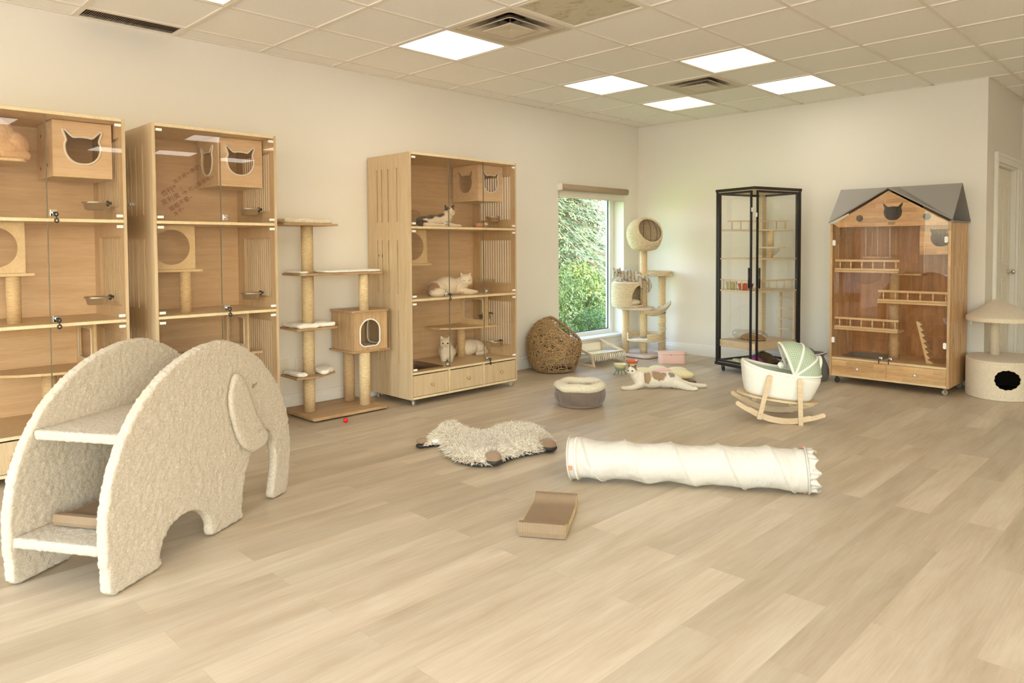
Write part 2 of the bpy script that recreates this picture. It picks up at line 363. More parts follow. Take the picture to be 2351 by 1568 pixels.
class MB:
    def __init__(s): s.v = []; s.f = []; s.sm = []; s.uv = None
    def add(s, vs, fs, smooth=False):
        n = len(s.v); s.v += [tuple(v) for v in vs]
        for f in fs: s.f.append(tuple(i + n for i in f)); s.sm.append(smooth)
        return s
    def box(s, x0, x1, y0, y1, z0, z1):
        vs = [(x, y, z) for x in (x0, x1) for y in (y0, y1) for z in (z0, z1)]
        return s.add(vs, [(0, 1, 3, 2), (4, 6, 7, 5), (0, 4, 5, 1), (2, 3, 7, 6), (0, 2, 6, 4), (1, 5, 7, 3)])
    def obox(s, c, ax, ay, az, sx, sy, sz):   # oriented box
        c = Vector(c); ax, ay, az = Vector(ax).normalized(), Vector(ay).normalized(), Vector(az).normalized()
        vs = [c + ax * i * sx / 2 + ay * j * sy / 2 + az * k * sz / 2 for i in (-1, 1) for j in (-1, 1) for k in (-1, 1)]
        return s.add(vs, [(0, 1, 3, 2), (4, 6, 7, 5), (0, 4, 5, 1), (2, 3, 7, 6), (0, 2, 6, 4), (1, 5, 7, 3)])
    def grid(s, fn, nu, nv, cu=False, cv=False, smooth=True, skip=None):
        n0 = len(s.v)
        U = nu if cu else nu + 1; V = nv if cv else nv + 1
        P = [fn(i / nu, j / nv) for i in range(U) for j in range(V)]
        s.v += [tuple(p) for p in P]
        for i in range(nu):
            for j in range(nv):
                a, b = i * V + j, ((i + 1) % U) * V + j
                c, d = ((i + 1) % U) * V + (j + 1) % V, i * V + (j + 1) % V
                if skip and skip(Vector(P[a]) * .25 + Vector(P[b]) * .25 + Vector(P[c]) * .25 + Vector(P[d]) * .25): continue
                s.f.append((a + n0, b + n0, c + n0, d + n0)); s.sm.append(smooth)
        return s
    def lathe(s, prof, n=24, c=(0, 0, 0), sx=1.0, sy=1.0):
        return s.grid(lambda u, v: (c[0] + sx * prof[round(v * (len(prof) - 1))][0] * cos(2 * pi * u), c[1] + sy * prof[round(v * (len(prof) - 1))][0] * sin(2 * pi * u), c[2] + prof[round(v * (len(prof) - 1))][1]), n, len(prof) - 1, cu=True)
    def tube(s, path, r, n=8, closed=False, caps=True):
        path = [Vector(p) for p in path]; m = len(path)
        rs = r if isinstance(r, (list, tuple)) else [r] * m
        rings = []; prev = None
        for i, p in enumerate(path):
            a = path[(i - 1) % m] if (closed or i) else p; b = path[(i + 1) % m] if (closed or i < m - 1) else p
            t = (b - a).normalized() if (b - a).length > 1e-9 else Vector((0, 0, 1))
            if prev is None:
                x = t.orthogonal().normalized()
            else:
                x = prev - t * prev.dot(t)
                x = x.normalized() if x.length > 1e-6 else t.orthogonal().normalized()
            prev = x; y = t.cross(x)
            rings.append([p + x * rs[i] * cos(2 * pi * k / n) + y * rs[i] * sin(2 * pi * k / n) for k in range(n)])
        n0 = len(s.v)
        for rg in rings: s.v += [tuple(q) for q in rg]
        for i in range(m if closed else m - 1):
            j = (i + 1) % m
            for k in range(n):
                s.f.append((n0 + i * n + k, n0 + i * n + (k + 1) % n, n0 + j * n + (k + 1) % n, n0 + j * n + k)); s.sm.append(True)
        if caps and not closed:
            s.f.append(tuple(n0 + k for k in reversed(range(n)))); s.sm.append(False)
            s.f.append(tuple(n0 + (m - 1) * n + k for k in range(n))); s.sm.append(False)
        return s
    def cyl(s, p0, p1, r0, r1=None, n=20): return s.tube([p0, p1], [r0, r0 if r1 is None else r1], n)
    def ball(s, c, r, nu=16, nv=10, M=None):
        r = (r, r, r) if not isinstance(r, tuple) else r
        c = Vector(c)
        def fn(u, v):
            th = pi * min(max(v, 0.002), 0.998)
            q = Vector((r[0] * sin(th) * cos(2 * pi * u), r[1] * sin(th) * sin(2 * pi * u), -r[2] * cos(th)))
            return c + (M @ q if M else q)
        return s.grid(fn, nu, nv, cu=True)
    def plate(s, outer, holes, t, frame):
        """outer/holes: 2D loops; frame(a,b,h) -> 3D; thickness from h=0 to h=t"""
        loops = [outer] + list(holes)
        tri = tessellate_polygon([[Vector((a, b, 0)) for a, b in lp] for lp in loops])
        flat = [p for lp in loops for p in lp]; n = len(flat); n0 = len(s.v)
        s.v += [tuple(frame(a, b, 0)) for a, b in flat] + [tuple(frame(a, b, t)) for a, b in flat]
        for f in tri:
            s.f.append((n0 + f[0], n0 + f[1], n0 + f[2])); s.sm.append(False)
            s.f.append((n0 + n + f[2], n0 + n + f[1], n0 + n + f[0])); s.sm.append(False)
        k = n0
        for lp in loops:
            m = len(lp)
            for i in range(m):
                j = (i + 1) % m
                s.f.append((k + i, k + j, k + j + n, k + i + n)); s.sm.append(False)
            k += m
        return s
    def build(s, name, mat, parent=None, bev=0.0, seg=2, solid=0.0, auto=True, recalc=True):
        me = bpy.data.meshes.new(name); me.from_pydata(s.v, [], s.f); me.validate()
        if len(me.polygons) == len(s.sm): me.polygons.foreach_set('use_smooth', s.sm)
        if recalc:
            b = bmesh.new(); b.from_mesh(me); bmesh.ops.recalc_face_normals(b, faces=b.faces); b.to_mesh(me); b.free()
        mm = MATS[mat] if isinstance(mat, str) else mat
        me.materials.append(mm); me.update()
        o = bpy.data.objects.new(name, me); COL.objects.link(o); o.parent = parent
        if solid:
            md = o.modifiers.new('thickness', 'SOLIDIFY'); md.thickness = solid; md.offset = 0
        if bev:
            md = o.modifiers.new('bevel', 'BEVEL'); md.width = bev; md.segments = seg; md.limit_method = 'ANGLE'; md.angle_limit = radians(40)
        return o
def remesh(o, voxel, smooth=4, factor=0.6, disp=0.0, dscale=0.01):
    md = o.modifiers.new('remesh', 'REMESH'); md.mode = 'VOXEL'; md.voxel_size = voxel; md.use_smooth_shade = True
    if smooth:
        sm = o.modifiers.new('smooth', 'SMOOTH'); sm.factor = factor; sm.iterations = smooth
    if disp:
        t = bpy.data.textures.new(o.name + '_noise', 'CLOUDS'); t.noise_scale = dscale; t.noise_depth = 2
        d = o.modifiers.new('displace', 'DISPLACE'); d.texture = t; d.strength = disp; d.mid_level = 0.5; d.texture_coords = 'LOCAL'
def catmull(pts, k=6, closed=True):
    n = len(pts); out = []
    rng = range(n) if closed else range(n - 1)
    for i in rng:
        p0, p1, p2, p3 = [Vector(pts[(i + d) % n] if closed else pts[min(max(i + d, 0), n - 1)]) for d in (-1, 0, 1, 2)]
        for j in range(k):
            t = j / k
            out.append(tuple(0.5 * ((2 * p1) + (p2 - p0) * t + (2 * p0 - 5 * p1 + 4 * p2 - p3) * t * t + (3 * p1 - p0 - 3 * p2 + p3) * t ** 3)))
    if not closed: out.append(tuple(pts[-1]))
    return out
def circle(cx, cy_, r, n=40, ry=None):
    ry = ry or r
    return [(cx + r * cos(2 * pi * i / n), cy_ + ry * sin(2 * pi * i / n)) for i in range(n)]
def slot(cx, z0, z1, w_, n=4):
    r = w_ / 2; pts = []
    for i in range(n + 1): a = pi * i / n; pts.append((cx + r * cos(a), z1 - r + r * sin(a)))
    for i in range(n + 1): a = pi + pi * i / n; pts.append((cx + r * cos(a), z0 + r + r * sin(a)))
    return pts
def rrect(x0, x1, y0, y1, r, n=5):
    pts = []
    for cx, cy_, a0 in ((x1 - r, y1 - r, 0), (x0 + r, y1 - r, pi / 2), (x0 + r, y0 + r, pi), (x1 - r, y0 + r, 1.5 * pi)):
        for i in range(n + 1): a = a0 + pi / 2 * i / n; pts.append((cx + r * cos(a), cy_ + r * sin(a)))
    return pts
def cat_face(cx, cy_, w_, h):
    half = [(0, -.5), (.16, -.48), (.30, -.40), (.41, -.26), (.46, -.08), (.455, .08), (.42, .18), (.47, .34), (.50, .46), (.45, .47), (.34, .36), (.24, .27), (.12, .285), (0, .29)]
    pts = half + [(-x, y) for x, y in reversed(half[1:-1])]
    return [(cx + x * w_, cy_ + y * h) for x, y in catmull([(a, b, 0) for a, b in pts], 3) for x, y in [(x, y)]] if False else [(cx + p[0] * w_, cy_ + p[1] * h) for p in catmull([Vector((a, b)) for a, b in pts], 3)]
def struct(o): o['kind'] = 'structure'; return o
def hull2(pts):
    pts = sorted(pts); 
    def half(ps):
        h = []
        for p in ps:
            while len(h) > 1 and (h[-1][0] - h[-2][0]) * (p[1] - h[-2][1]) - (h[-1][1] - h[-2][1]) * (p[0] - h[-2][0]) <= 0: h.pop()
            h.append(p)
        return h[:-1]
    return half(pts) + half(pts[::-1])

# ------------------------------------------------------------------ the room
H = 2.739; TH = 0.22
WY0, WY1, WZ0, WZ1 = -1.49, -0.30, 0.215, 1.90
XR, YF, XC, YB2 = 8.8, -11.0, 3.715, 1.48
b = MB(); b.box(0, XR, YF, 0, -0.1, 0); b.box(XC, XR, 0, YB2, -0.1, 0); struct(b.build('floor', 'plank_floor'))
b = MB(); b.box(-TH, 0, YF, WY0, 0, H + .1); b.box(-TH, 0, WY1, 0.0, 0, H + .1); b.box(-TH, 0, WY0, WY1, 0, WZ0); b.box(-TH, 0, WY0, WY1, WZ1, H + .1)
struct(b.build('wall_left', 'wall_paint'))
b = MB(); b.box(-TH, XC, 0, .12, 0, H + .1); struct(b.build('wall_back', 'wall_paint'))
# return wall with a door opening y .40 .. 1.25
DY0, DY1, DZ = 0.36, 1.26, 2.03
b = MB(); b.box(XC - .12, XC, .12, DY0, 0, H + .1); b.box(XC - .12, XC, DY1, YB2, 0, H + .1); b.box(XC - .12, XC, DY0, DY1, DZ, H + .1)
struct(b.build('wall_return', 'wall_paint'))
b = MB(); b.box(XC - .12, XR, YB2, YB2 + .12, 0, H + .1); struct(b.build('wall_far', 'wall_paint'))
b = MB(); b.box(XR, XR + .12, YF, YB2 + .12, 0, .12); b.box(XR, XR + .12, YF, YB2 + .12, 2.45, H + .1)
for y0, y1 in ((YF, YF + .5), (-7.0, YB2 + .12)): b.box(XR, XR + .12, y0, y1, .12, 2.45)
struct(b.build('wall_right', 'wall_paint'))
for k, (y0, y1) in enumerate(((YF + .5, -7.0),)):  # unseen window added so sun on the floor brightens the ceiling
    b = MB(); z0, z1 = .12, 2.45
    for a, c in ((y0, y0 + .06), ((y0 + y1) / 2 - .03, (y0 + y1) / 2 + .03), (y1 - .06, y1)): b.box(XR + .03, XR + .09, a, c, z0, z1)
    b.box(XR + .03, XR + .09, y0 + .06, y1 - .06, z0, z0 + .06); b.box(XR + .03, XR + .09, y0 + .06, y1 - .06, z1 - .06, z1)
    f = struct(b.build('window_%d' % (k + 4), 'white_paint'))
    g = MB(); g.box(XR + .057, XR + .063, y0 + .03, y1 - .03, z0 + .03, z1 - .03); g.build('glass_pane', 'window_glass', f)
# storefront side behind the camera: two wide window openings
b = MB()
ops = [(.5, 4.3), (4.6, 8.4)]
b.box(0, XR, YF - .15, YF, 0, .12); b.box(0, XR, YF - .15, YF, 2.55, H + .1)
for x0, x1 in ((0, .5), (4.3, 4.6), (8.4, XR)): b.box(x0, x1, YF - .15, YF, .12, 2.55)
struct(b.build('wall_front', 'wall_paint'))
for k, (x0, x1) in enumerate(ops):
    b = MB(); z0, z1 = .12, 2.55
    for a, c in ((x0, x0 + .06), ((x0 + x1) / 2 - .03, (x0 + x1) / 2 + .03), (x1 - .06, x1)): b.box(a, c, YF - .12, YF - .05, z0, z1)
    b.box(x0 + .06, x1 - .06, YF - .12, YF - .05, z0, z0 + .06); b.box(x0 + .06, x1 - .06, YF - .12, YF - .05, z1 - .06, z1)
    f = struct(b.build('window_%d' % (k + 2), 'white_paint'))
    g = MB(); g.box(x0 + .03, x1 - .03, YF - .088, YF - .082, z0 + .03, z1 - .03); g.build('glass_pane', 'window_glass', f)

# baseboards
def baseboard(name, segs):
    b = MB()
    prof = [(0, 0), (.014, 0), (.014, .085), (.011, .095), (.011, .108), (.006, .118), (.006, .126), (0, .13)]
    for (xa, ya, xb, yb, nx, ny) in segs:
        n0 = len(b.v); m = len(prof)
        for (x, y) in ((xa, ya), (xb, yb)):
            for d, z in prof: b.v.append((x + nx * d, y + ny * d, z))
        for i in range(m):
            j = (i + 1) % m; b.f.append((n0 + i, n0 + j, n0 + m + j, n0 + m + i)); b.sm.append(False)
        b.f.append(tuple(n0 + i for i in range(m))); b.sm.append(False); b.f.append(tuple(n0 + m + i for i in reversed(range(m)))); b.sm.append(False)
    return struct(b.build(name, 'white_paint'))
baseboard('baseboard_left', [(0, YF, 0, 0, 1, 0)])
baseboard('baseboard_back', [(0.014, 0, XC, 0, 0, -1)])
baseboard('baseboard_return', [(XC, 0, XC, DY0 - .09, 1, 0)])
baseboard('baseboard_far', [(XC, YB2, XR, YB2, 0, -1)])

# door in the return wall
b = MB()
prof = ((0, .018), (.02, .026), (.07, .020), (.085, .012))
b.box(XC, XC + .022, DY0 - .085, DY0, 0, DZ + .085); b.box(XC, XC + .022, DY1, DY1 + .085, 0, DZ + .085); b.box(XC, XC + .022, DY0, DY1, DZ, DZ + .085)
b.box(XC + .022, XC + .03, DY0 - .085, DY0 - .055, 0, DZ + .085); b.box(XC + .022, XC + .03, DY1 + .055, DY1 + .085, 0, DZ + .085); b.box(XC + .022, XC + .03, DY0 - .055, DY1 + .055, DZ + .055, DZ + .085)
b.box(XC - .12, XC, DY0, DY0 + .018, 0, DZ); b.box(XC - .12, XC, DY1 - .018, DY1, 0, DZ); b.box(XC - .12, XC, DY0 + .018, DY1 - .018, DZ - .018, DZ)
struct(b.build('trim_1', 'white_paint', bev=.003))
b = MB(); b.box(XC - .085, XC - .045, DY0 + .022, DY1 - .022, .008, DZ - .022)
dr = struct(b.build('door_1', 'door_paint', bev=.002))
for z0, z1 in ((.25, .95), (1.08, 1.85)):
    for y0, y1 in ((DY0 + .12, (DY0 + DY1) / 2 - .05), ((DY0 + DY1) / 2 + .05, DY1 - .12)):
        q = MB(); q.plate(rrect(y0, y1, z0, z1, .01, 2), [rrect(y0 + .018, y1 - .018, z0 + .018, z1 - .018, .008, 2)], .008, lambda a, c, h: (XC - .045 + h, a, c))
        q.box(XC - .045, XC - .039, y0 + .035, y1 - .035, z0 + .035, z1 - .035); q.build('door_panel', 'door_paint', dr, bev=.002)
q = MB(); q.lathe([(0, 0), (.026, 0), (.026, .006), (.010, .010), (.010, .03), (.026, .04), (.028, .052), (.018, .064), (0, .066)], 20)
o = q.build('door_handle', 'chrome', dr); o.location = (XC - .045, DY1 - .09, 1.0); o.rotation_euler = (0, pi / 2, 0)

# ------------------------------------------------------------------ ceiling: tiles in a metal grid
GX0, GY0, S = 0.2337, -0.6009, 0.6096
xs = [0] + [GX0 + S * k for k in range(15) if GX0 + S * k < XR] + [XR]
ys = [0] + [GY0 - S * k for k in range(18) if GY0 - S * k > YF] + [YF]
def cell(i, j):      # i = index of grid line left of the cell (A=0), j = index of the line nearest the back wall (j1=0)
    return GX0 + S * i, GX0 + S * (i + 1), GY0 - S * (j + 1), GY0 - S * j
lights = {(1, 0): 'w', (1, 2): 'l', (1, 5): 'l', (1, 8): 'w', (3, 2): 'w', (3, 0): 'l', (3, 11): 'w', (9, 2): 'l', (12, 2): 'l', (12, 5): 'l', (12, 8): 'l', (6, 5): 'l', (6, 8): 'l', (6, 11): 'l', (9, 5): 'l', (9, 8): 'l', (9, 11): 'l', (3, 14): 'l', (6, 14): 'l'}  # unseen panels at the far right are added to brighten that side
lights = {k: v for k, v in lights.items()}
vents = [(2, 5), (2, 1)]; dead = [(3, 5)]; grille = (-1, 8)
special = set(lights) | set(vents) | set(dead)
b = MB()
def tile(x0, x1, y0, y1, gapx=0.004):
    b.box(x0 + gapx, x1 - .004, y0 + .004, y1 - .004, H + .004, H + .02)
for a in range(len(xs) - 1):
    for c in range(len(ys) - 1):
        x0, x1, y1, y0 = xs[a], xs[a + 1], ys[c], ys[c + 1]
        if (a - 1, c - 1) in special: continue
        if (a - 1, c - 1) == grille: continue
        if a == 0 and 2 <= c <= 9: b.box(x0, x1 - .034, y0 + .004, y1 - .004, H + .004, H + .02)
        else: tile(x0, x1, y0, y1)
x_start = XC
for a in range(len(xs) - 1):     # recess beyond the return corner
    if xs[a + 1] <= XC: continue
    for y0, y1 in ((0, .609), (.609, 1.219), (1.219, YB2)): b.box(max(xs[a], XC) + .004, xs[a + 1] - .004, y0 + .004, y1 - .004, H + .004, H + .02)
ceil = struct(b.build('ceiling', 'ceiling_tile'))
b = MB(); b.box(-TH, XR + .12, YF - .15, YB2 + .12, H + .14, H + .2); b.build('roof_deck', 'vent_dark', ceil)  # deck kept near black so the tile gap reads as a shadow line
b = MB()
for x in xs[1:-1]: b.box(x - .012, x + .012, YF, 0 if x < XC else YB2, H - .004, H + .004)
for y in ys[1:-1]: b.box(0, XR, y - .012, y + .012, H - .0042, H + .0038)
for y in (.0, .609, 1.219): b.box(XC, XR, y - .012, y + .012, H - .0042, H + .0038)
b.box(0, .022, YF, 0, H - .004, H + .003); b.box(.022, XC, -.022, 0, H - .004, H + .003); b.box(XC, XC + .022, 0, YB2, H - .004, H + .003)
struct(b.build('trim_2', 'grid_white'))
names = {(1, 0): 'square lit ceiling panel, the small yellowish one nearest the far corner',
 (1, 2): 'white lit ceiling panel left of the small far air diffuser',
 (1, 5): 'largest bright white lit ceiling panel, beside the big air diffuser',
 (1, 8): 'lit ceiling panel cut off by the top edge near the wall grille',
 (3, 2): 'yellowish lit ceiling panel above and right of the small far diffuser',
 (3, 0): 'white lit ceiling panel furthest right, above the glass tower'}
first = None
for (i, j), kind in lights.items():
    x0, x1, y0, y1 = cell(i, j)
    cx, cy_ = (x0 + x1) / 2, (y0 + y1) / 2
    lab = names.get((i, j), 'unseen square lit ceiling panel on the camera side of the room, outside the picture')
    t = thing('ceiling_light', lab, 'ceiling light', (cx, cy_, H), group='square lit ceiling panels')
    h = S / 2 - .010
    q = MB(); q.plate(rrect(-h, h, -h, h, .002, 1), [rrect(-h + .022, h - .022, -h + .022, h - .022, .002, 1)], .05, lambda a, c, d: (a, c, -.002 + d)); q.box(-h, h, -h, h, .05, .055)
    q.build('frame', 'grid_white', t)
    q = MB(); q.box(-h + .02, h - .02, -h + .02, h - .02, .004, .008); q.build('diffuser', 'lamp_warm' if kind == 'w' else 'lamp_white', t)
for i, j in dead:
    x0, x1, y0, y1 = cell(i, j)
    t = thing('ceiling_light', 'unlit ceiling panel with brown stains on its lens', 'ceiling light', ((x0 + x1) / 2, (y0 + y1) / 2, H))
    h = S / 2 - .010
    q = MB(); q.plate(rrect(-h, h, -h, h, .002, 1), [rrect(-h + .022, h - .022, -h + .022, h - .022, .002, 1)], .05, lambda a, c, d: (a, c, -.006 + d)); q.build('frame', 'grid_white', t, bev=.002)
    q = MB(); q.box(-h + .02, h - .02, -h + .02, h - .02, .004, .008); q.build('diffuser', 'stained_lens', t)
for (i, j), lab in zip(vents, ('large square air diffuser with nested cones beside the brightest ceiling panel', 'small far square air diffuser between the four far ceiling panels')):
    x0, x1, y0, y1 = cell(i, j)
    t = thing('air_diffuser', lab, 'air vent', ((x0 + x1) / 2, (y0 + y1) / 2, H), group='square ceiling air diffusers')
    h = S / 2 - .008
    q = MB(); q.plate(rrect(-h, h, -h, h, .01, 2), [circle(0, 0, .0001 + .27, 4 * 10)] if False else [rrect(-.265, .265, -.265, .265, .02, 3)], .006, lambda a, c, d: (a, c, -.006 + d)); q.build('frame', 'vent_white', t)
    def cone(r0, z0, r1, z1, name):     # square funnel ring
        q = MB()
        def fn(u, v):
            p = rrect(-1, 1, -1, 1, .12, 4); k = p[round(u * len(p)) % len(p)]
            r = r0 + (r1 - r0) * v; z = z0 + (z1 - z0) * (v ** 1.6)
            return (k[0] * r, k[1] * r, z)
        n = len(rrect(-1, 1, -1, 1, .12, 4)); q.grid(fn, n, 6, cu=True); q.build(name, 'vent_white', t, solid=.002)
    cone(.265, -.006, .12, .09, 'outer_cone'); cone(.205, -.016, .10, .05, 'middle_cone')
    q = MB(); q.grid(lambda u, v: (lambda k: (k[0] * .135 * v, k[1] * .135 * v, -.022 + .016 * (1 - v) ** 1.5))(rrect(-1, 1, -1, 1, .12, 4)[round(u * 20) % 20] if False else rrect(-1, 1, -1, 1, .12, 4)[round(u * 20) % len(rrect(-1, 1, -1, 1, .12, 4))]), 20, 5, cu=True); q.build('centre_plate', 'vent_white', t, solid=.002)
    q = MB(); q.lathe([(.12, .09), (.12, .13)], 28); q.lathe([(0, .131), (.12, .131)], 28); q.build('duct', 'vent_dark', t)
    q = MB()
    for s1 in (-1, 1): q.cyl((s1 * .20, -.014 + .0, .02), (s1 * .03, 0, .085), .004, n=6); q.cyl((0, s1 * .20, .02), (0, s1 * .03, .085), .004, n=6)
    q.cyl((0, 0, -.006), (0, 0, .12), .006, n=8); q.build('bracket', 'tag_steel', t)
x1_, y1_, y0_ = GX0 - .012, GY0 - S * 8 - .012, GY0 - S * 9 + .012
t = thing('return_grille', 'long brown perforated air grille in the ceiling against the left wall', 'air vent', (x1_ / 2 + .006, (y0_ + y1_) / 2, H))
hx, hy = (x1_ - .024) / 2, (y1_ - y0_) / 2
q = MB(); q.plate(rrect(-hx, hx, -hy, hy, .002, 1), [rrect(-hx + .012, hx - .012, -hy + .012, hy - .012, .002, 1)], .006, lambda a, c, d: (a, c, -.002 + d)); q.build('frame', 'grid_white', t)
q = MB()
nb = 44
for k in range(nb):
    y = -hy + .012 + (2 * hy - .024) * (k + .5) / nb; q.obox((0, y, .004), (1, 0, 0), (0, 1, .7), (0, -.7, 1), 2 * hx - .02, .010, .0015)
q.build('louvre', 'grille', t)
q = MB(); q.box(-hx, hx, -hy, hy, .02, .024); q.build('backing', 'hole_dark', t)

# ------------------------------------------------------------------ window_1 with roller shade
XG = -0.19
b = MB()
for y0, y1 in ((WY0, WY0 + .075), (WY1 - .075, WY1)): b.box(XG - .03, XG + .035, y0, y1, WZ0, WZ1)
b.box(XG - .03, XG + .035, WY0 + .075, WY1 - .075, WZ0, WZ0 + .055); b.box(XG - .03, XG + .035, WY0 + .075, WY1 - .075, WZ1 - .06, WZ1)
wf = struct(b.build('window_1', 'white_paint', bev=.004))
b = MB(); b.plate(rrect(WY0 + .072, WY1 - .072, WZ0 + .052, WZ1 - .058, .004, 1), [rrect(WY0 + .085, WY1 - .085, WZ0 + .064, WZ1 - .07, .004, 1)], .01, lambda a, c, h: (XG + .0 + h, a, c)); b.build('seal', 'seal_dark', wf)
b = MB(); b.box(XG + .002, XG + .008, WY0 + .08, WY1 - .08, WZ0 + .06, WZ1 - .065); b.build('glass_pane', 'window_glass', wf)
b = MB(); b.box(XG + .035, .028, WY0 - .02, WY1 + .01, WZ0 - .018, WZ0 + .008); b.build('window_sill', 'white_paint', wf, bev=.004)
t = thing('roller_shade', 'taupe roller shade rolled up at the top of the window', 'window shade', (0.0, (WY0 + WY1) / 2, 1.955))
hw = (WY1 - WY0) / 2 + .01
b = MB(); b.tube([(.035, -hw, -.03), (.035, hw, -.03)], .034, 20); b.build('cassette', 'shade_taupe', t)
for y in (-hw - .006, hw):
    b = MB(); b.box(.002, .068, y, y + .006, -.065, .006); b.build('bracket', 'white_plastic', t)
b = MB(); b.box(.010, .012, -hw + .012, hw - .012, -.135, -.05); b.build('cloth', 'shade_cloth', t)
b = MB(); b.tube([(.011, -hw + .012, -.138), (.011, hw - .012, -.138)], .006, 8); b.build('bottom_bar', 'white_plastic', t)
# blank outlet plates on the left wall behind the tall scratching tree
for k, (y, lab) in enumerate(((-4.712, 'blank beige outlet plate low on the left wall, left of its twin'), (-4.583, 'beige outlet plate low on the left wall, right of its twin'))):
    t = thing('outlet_plate', lab, 'outlet', (0, y, .345))
    b = MB(); b.box(0, .006, -.036, .036, -.058, .058); b.build('plate', 'outlet', t, bev=.003)
    for z in (.03, -.03): b = MB(); b.cyl((.006, 0, z), (.008, 0, z), .003, n=8); b.build('screw', 'tag_steel', t)

# ------------------------------------------------------------------ outside the window
b = MB(); b.box(-26, -TH - .02, -14, 24, -.35, -.25); o = b.build('lawn', 'lawn'); struct(o)
b = MB(); b.box(-6, XR + .12, -30, YF - .15, -.15, -.05); b.box(XR + .12, 26, -30, 12, -.15, -.05); struct(b.build('bounce_ground', 'bounce_concrete'))  # unseen ground added to bounce sunlight through the windows onto the ceiling
def leaves(b, c, r, n, size, flat=1.0, rnd=random):
    for _ in range(n):
        while True:
            p = Vector((rnd.uniform(-1, 1), rnd.uniform(-1, 1), rnd.uniform(-1, 1)))
            if p.length < 1: break
        q = Vector(c) + Vector((p.x * r[0], p.y * r[1], p.z * r[2]))
        a = Vector((rnd.gauss(0, 1), rnd.gauss(0, 1), rnd.gauss(0, .6) * flat)).normalized(); u = a.orthogonal().normalized(); u.rotate(Matrix.Rotation(rnd.uniform(0, 6.28), 3, a)); v_ = a.cross(u)
        s1 = size * rnd.uniform(.6, 1.3)
        b.add([q - u * s1, q + v_ * s1 * .45 + a * s1 * .15, q + u * s1, q - v_ * s1 * .45 + a * s1 * .15], [(0, 1, 2), (0, 2, 3)])
rt = random.Random(11)
def conifer(x, y, h, r, lab):
    t = thing('conifer', lab, 'tree', (x, y, -.25), group='conifers beyond the window')
    b = MB(); b.tube([(0, 0, 0), (0, 0, h)], [r * .07, .02], 10); b.build('trunk', 'bark', t)
    b = MB(); wd = MB(); z = h * .02
    while z < h * .97:
        f = 1 - z / h; nb = 12
        for k in range(nb):
            a = 2 * pi * (k + rt.random()) / nb; L_ = r * f * rt.uniform(.8, 1.15) + .12
            dx, dy = cos(a), sin(a)
            pts = [(dx * L_ * q, dy * L_ * q, z + .10 * L_ * q - .38 * L_ * q * q) for q in (0, .35, .7, 1)]
            wd.tube(pts, [.028, .02, .012, .005], 4)
            m_ = int(40 + 80 * L_)
            for _ in range(m_):
                q = rt.uniform(.22, 1.03); w_ = .24 * L_ * (1.15 - q) + .06
                side = rt.gauss(0, w_)
                px, py = dx * L_ * q - dy * side, dy * L_ * q + dx * side
                pz = z + .10 * L_ * q - .38 * L_ * q * q - abs(side) * .35 - rt.uniform(0, .10)
                an = a + (1 if side > 0 else -1) * rt.uniform(.3, .9); ln = rt.uniform(.06, .13)
                ex, ey, ez = cos(an) * ln, sin(an) * ln, -ln * rt.uniform(.2, .9)
                wx = rt.uniform(.010, .022)
                b.add([(px, py, pz), (px + ex * .5 - ey / ln * wx, py + ey * .5 + ex / ln * wx, pz + ez * .4), (px + ex, py + ey, pz + ez), (px + ex * .5 + ey / ln * wx, py + ey * .5 - ex / ln * wx, pz + ez * .4 - .01)], [(0, 1, 2, 3)])
        z += .17 + .10 * f
    b.build('foliage', 'conifer_green', t, recalc=False); wd.build('branch', 'bark', t)
conifer(-3.9, 2.0, 8.2, 2.0, 'large dark green conifer filling the window, drooping boughs')
conifer(-7.1, 3.4, 9.0, 1.7, 'conifer standing behind the nearest one, left part of the window')
conifer(-7.2, 7.0, 8.5, 1.9, 'conifer further right beyond the window')
conifer(-11.2, 5.6, 10.0, 2.2, 'furthest tall conifer seen between the others')
def shrub(name, loc, r, n, size, mat, lab, group, cat='bush'):
    t = thing(name, lab, cat, loc, group=group)
    b = MB()
    for _ in range(7):
        a = rt.uniform(0, 6.28); e = rt.uniform(.2, .8)
        b.tube([(0, 0, 0), (cos(a) * r[0] * .3 * e, sin(a) * r[1] * .3 * e, r[2] * .8), (cos(a) * r[0] * e, sin(a) * r[1] * e, r[2] * 1.5)], [.016, .011, .004], 5)
    b.build('stem', 'bark', t)
    b = MB()
    for _ in range(9):
        c = (rt.uniform(-.5, .5) * r[0], rt.uniform(-.5, .5) * r[1], r[2] * rt.uniform(.5, 1.4)); leaves(b, c, (r[0] * .55, r[1] * .55, r[2] * .5), n // 9, size, rnd=rt)
    b.build('foliage', mat, t, recalc=False)
shrub('leafy_bush', (-2.3, .55, -.25), (.75, .75, .75), 6000, .028, 'bush_green', 'bright yellow-green leafy bush low left outside the window', 'bushes outside the window')
shrub('leafy_bush', (-2.7, 2.15, -.25), (.7, .7, .70), 6000, .028, 'bush_green', 'yellow-green leafy bush low right outside the window', 'bushes outside the window')
shrub('hedge', (-1.65, .05, -.25), (.42, .5, .34), 4000, .022, 'hedge_green', 'low saturated green hedge just below the window, left end', 'hedge plants outside the window', 'hedge')
shrub('hedge', (-1.65, 1.25, -.25), (.42, .5, .34), 4000, .022, 'hedge_green', 'low saturated green hedge just below the window, right end', 'hedge plants outside the window', 'hedge')

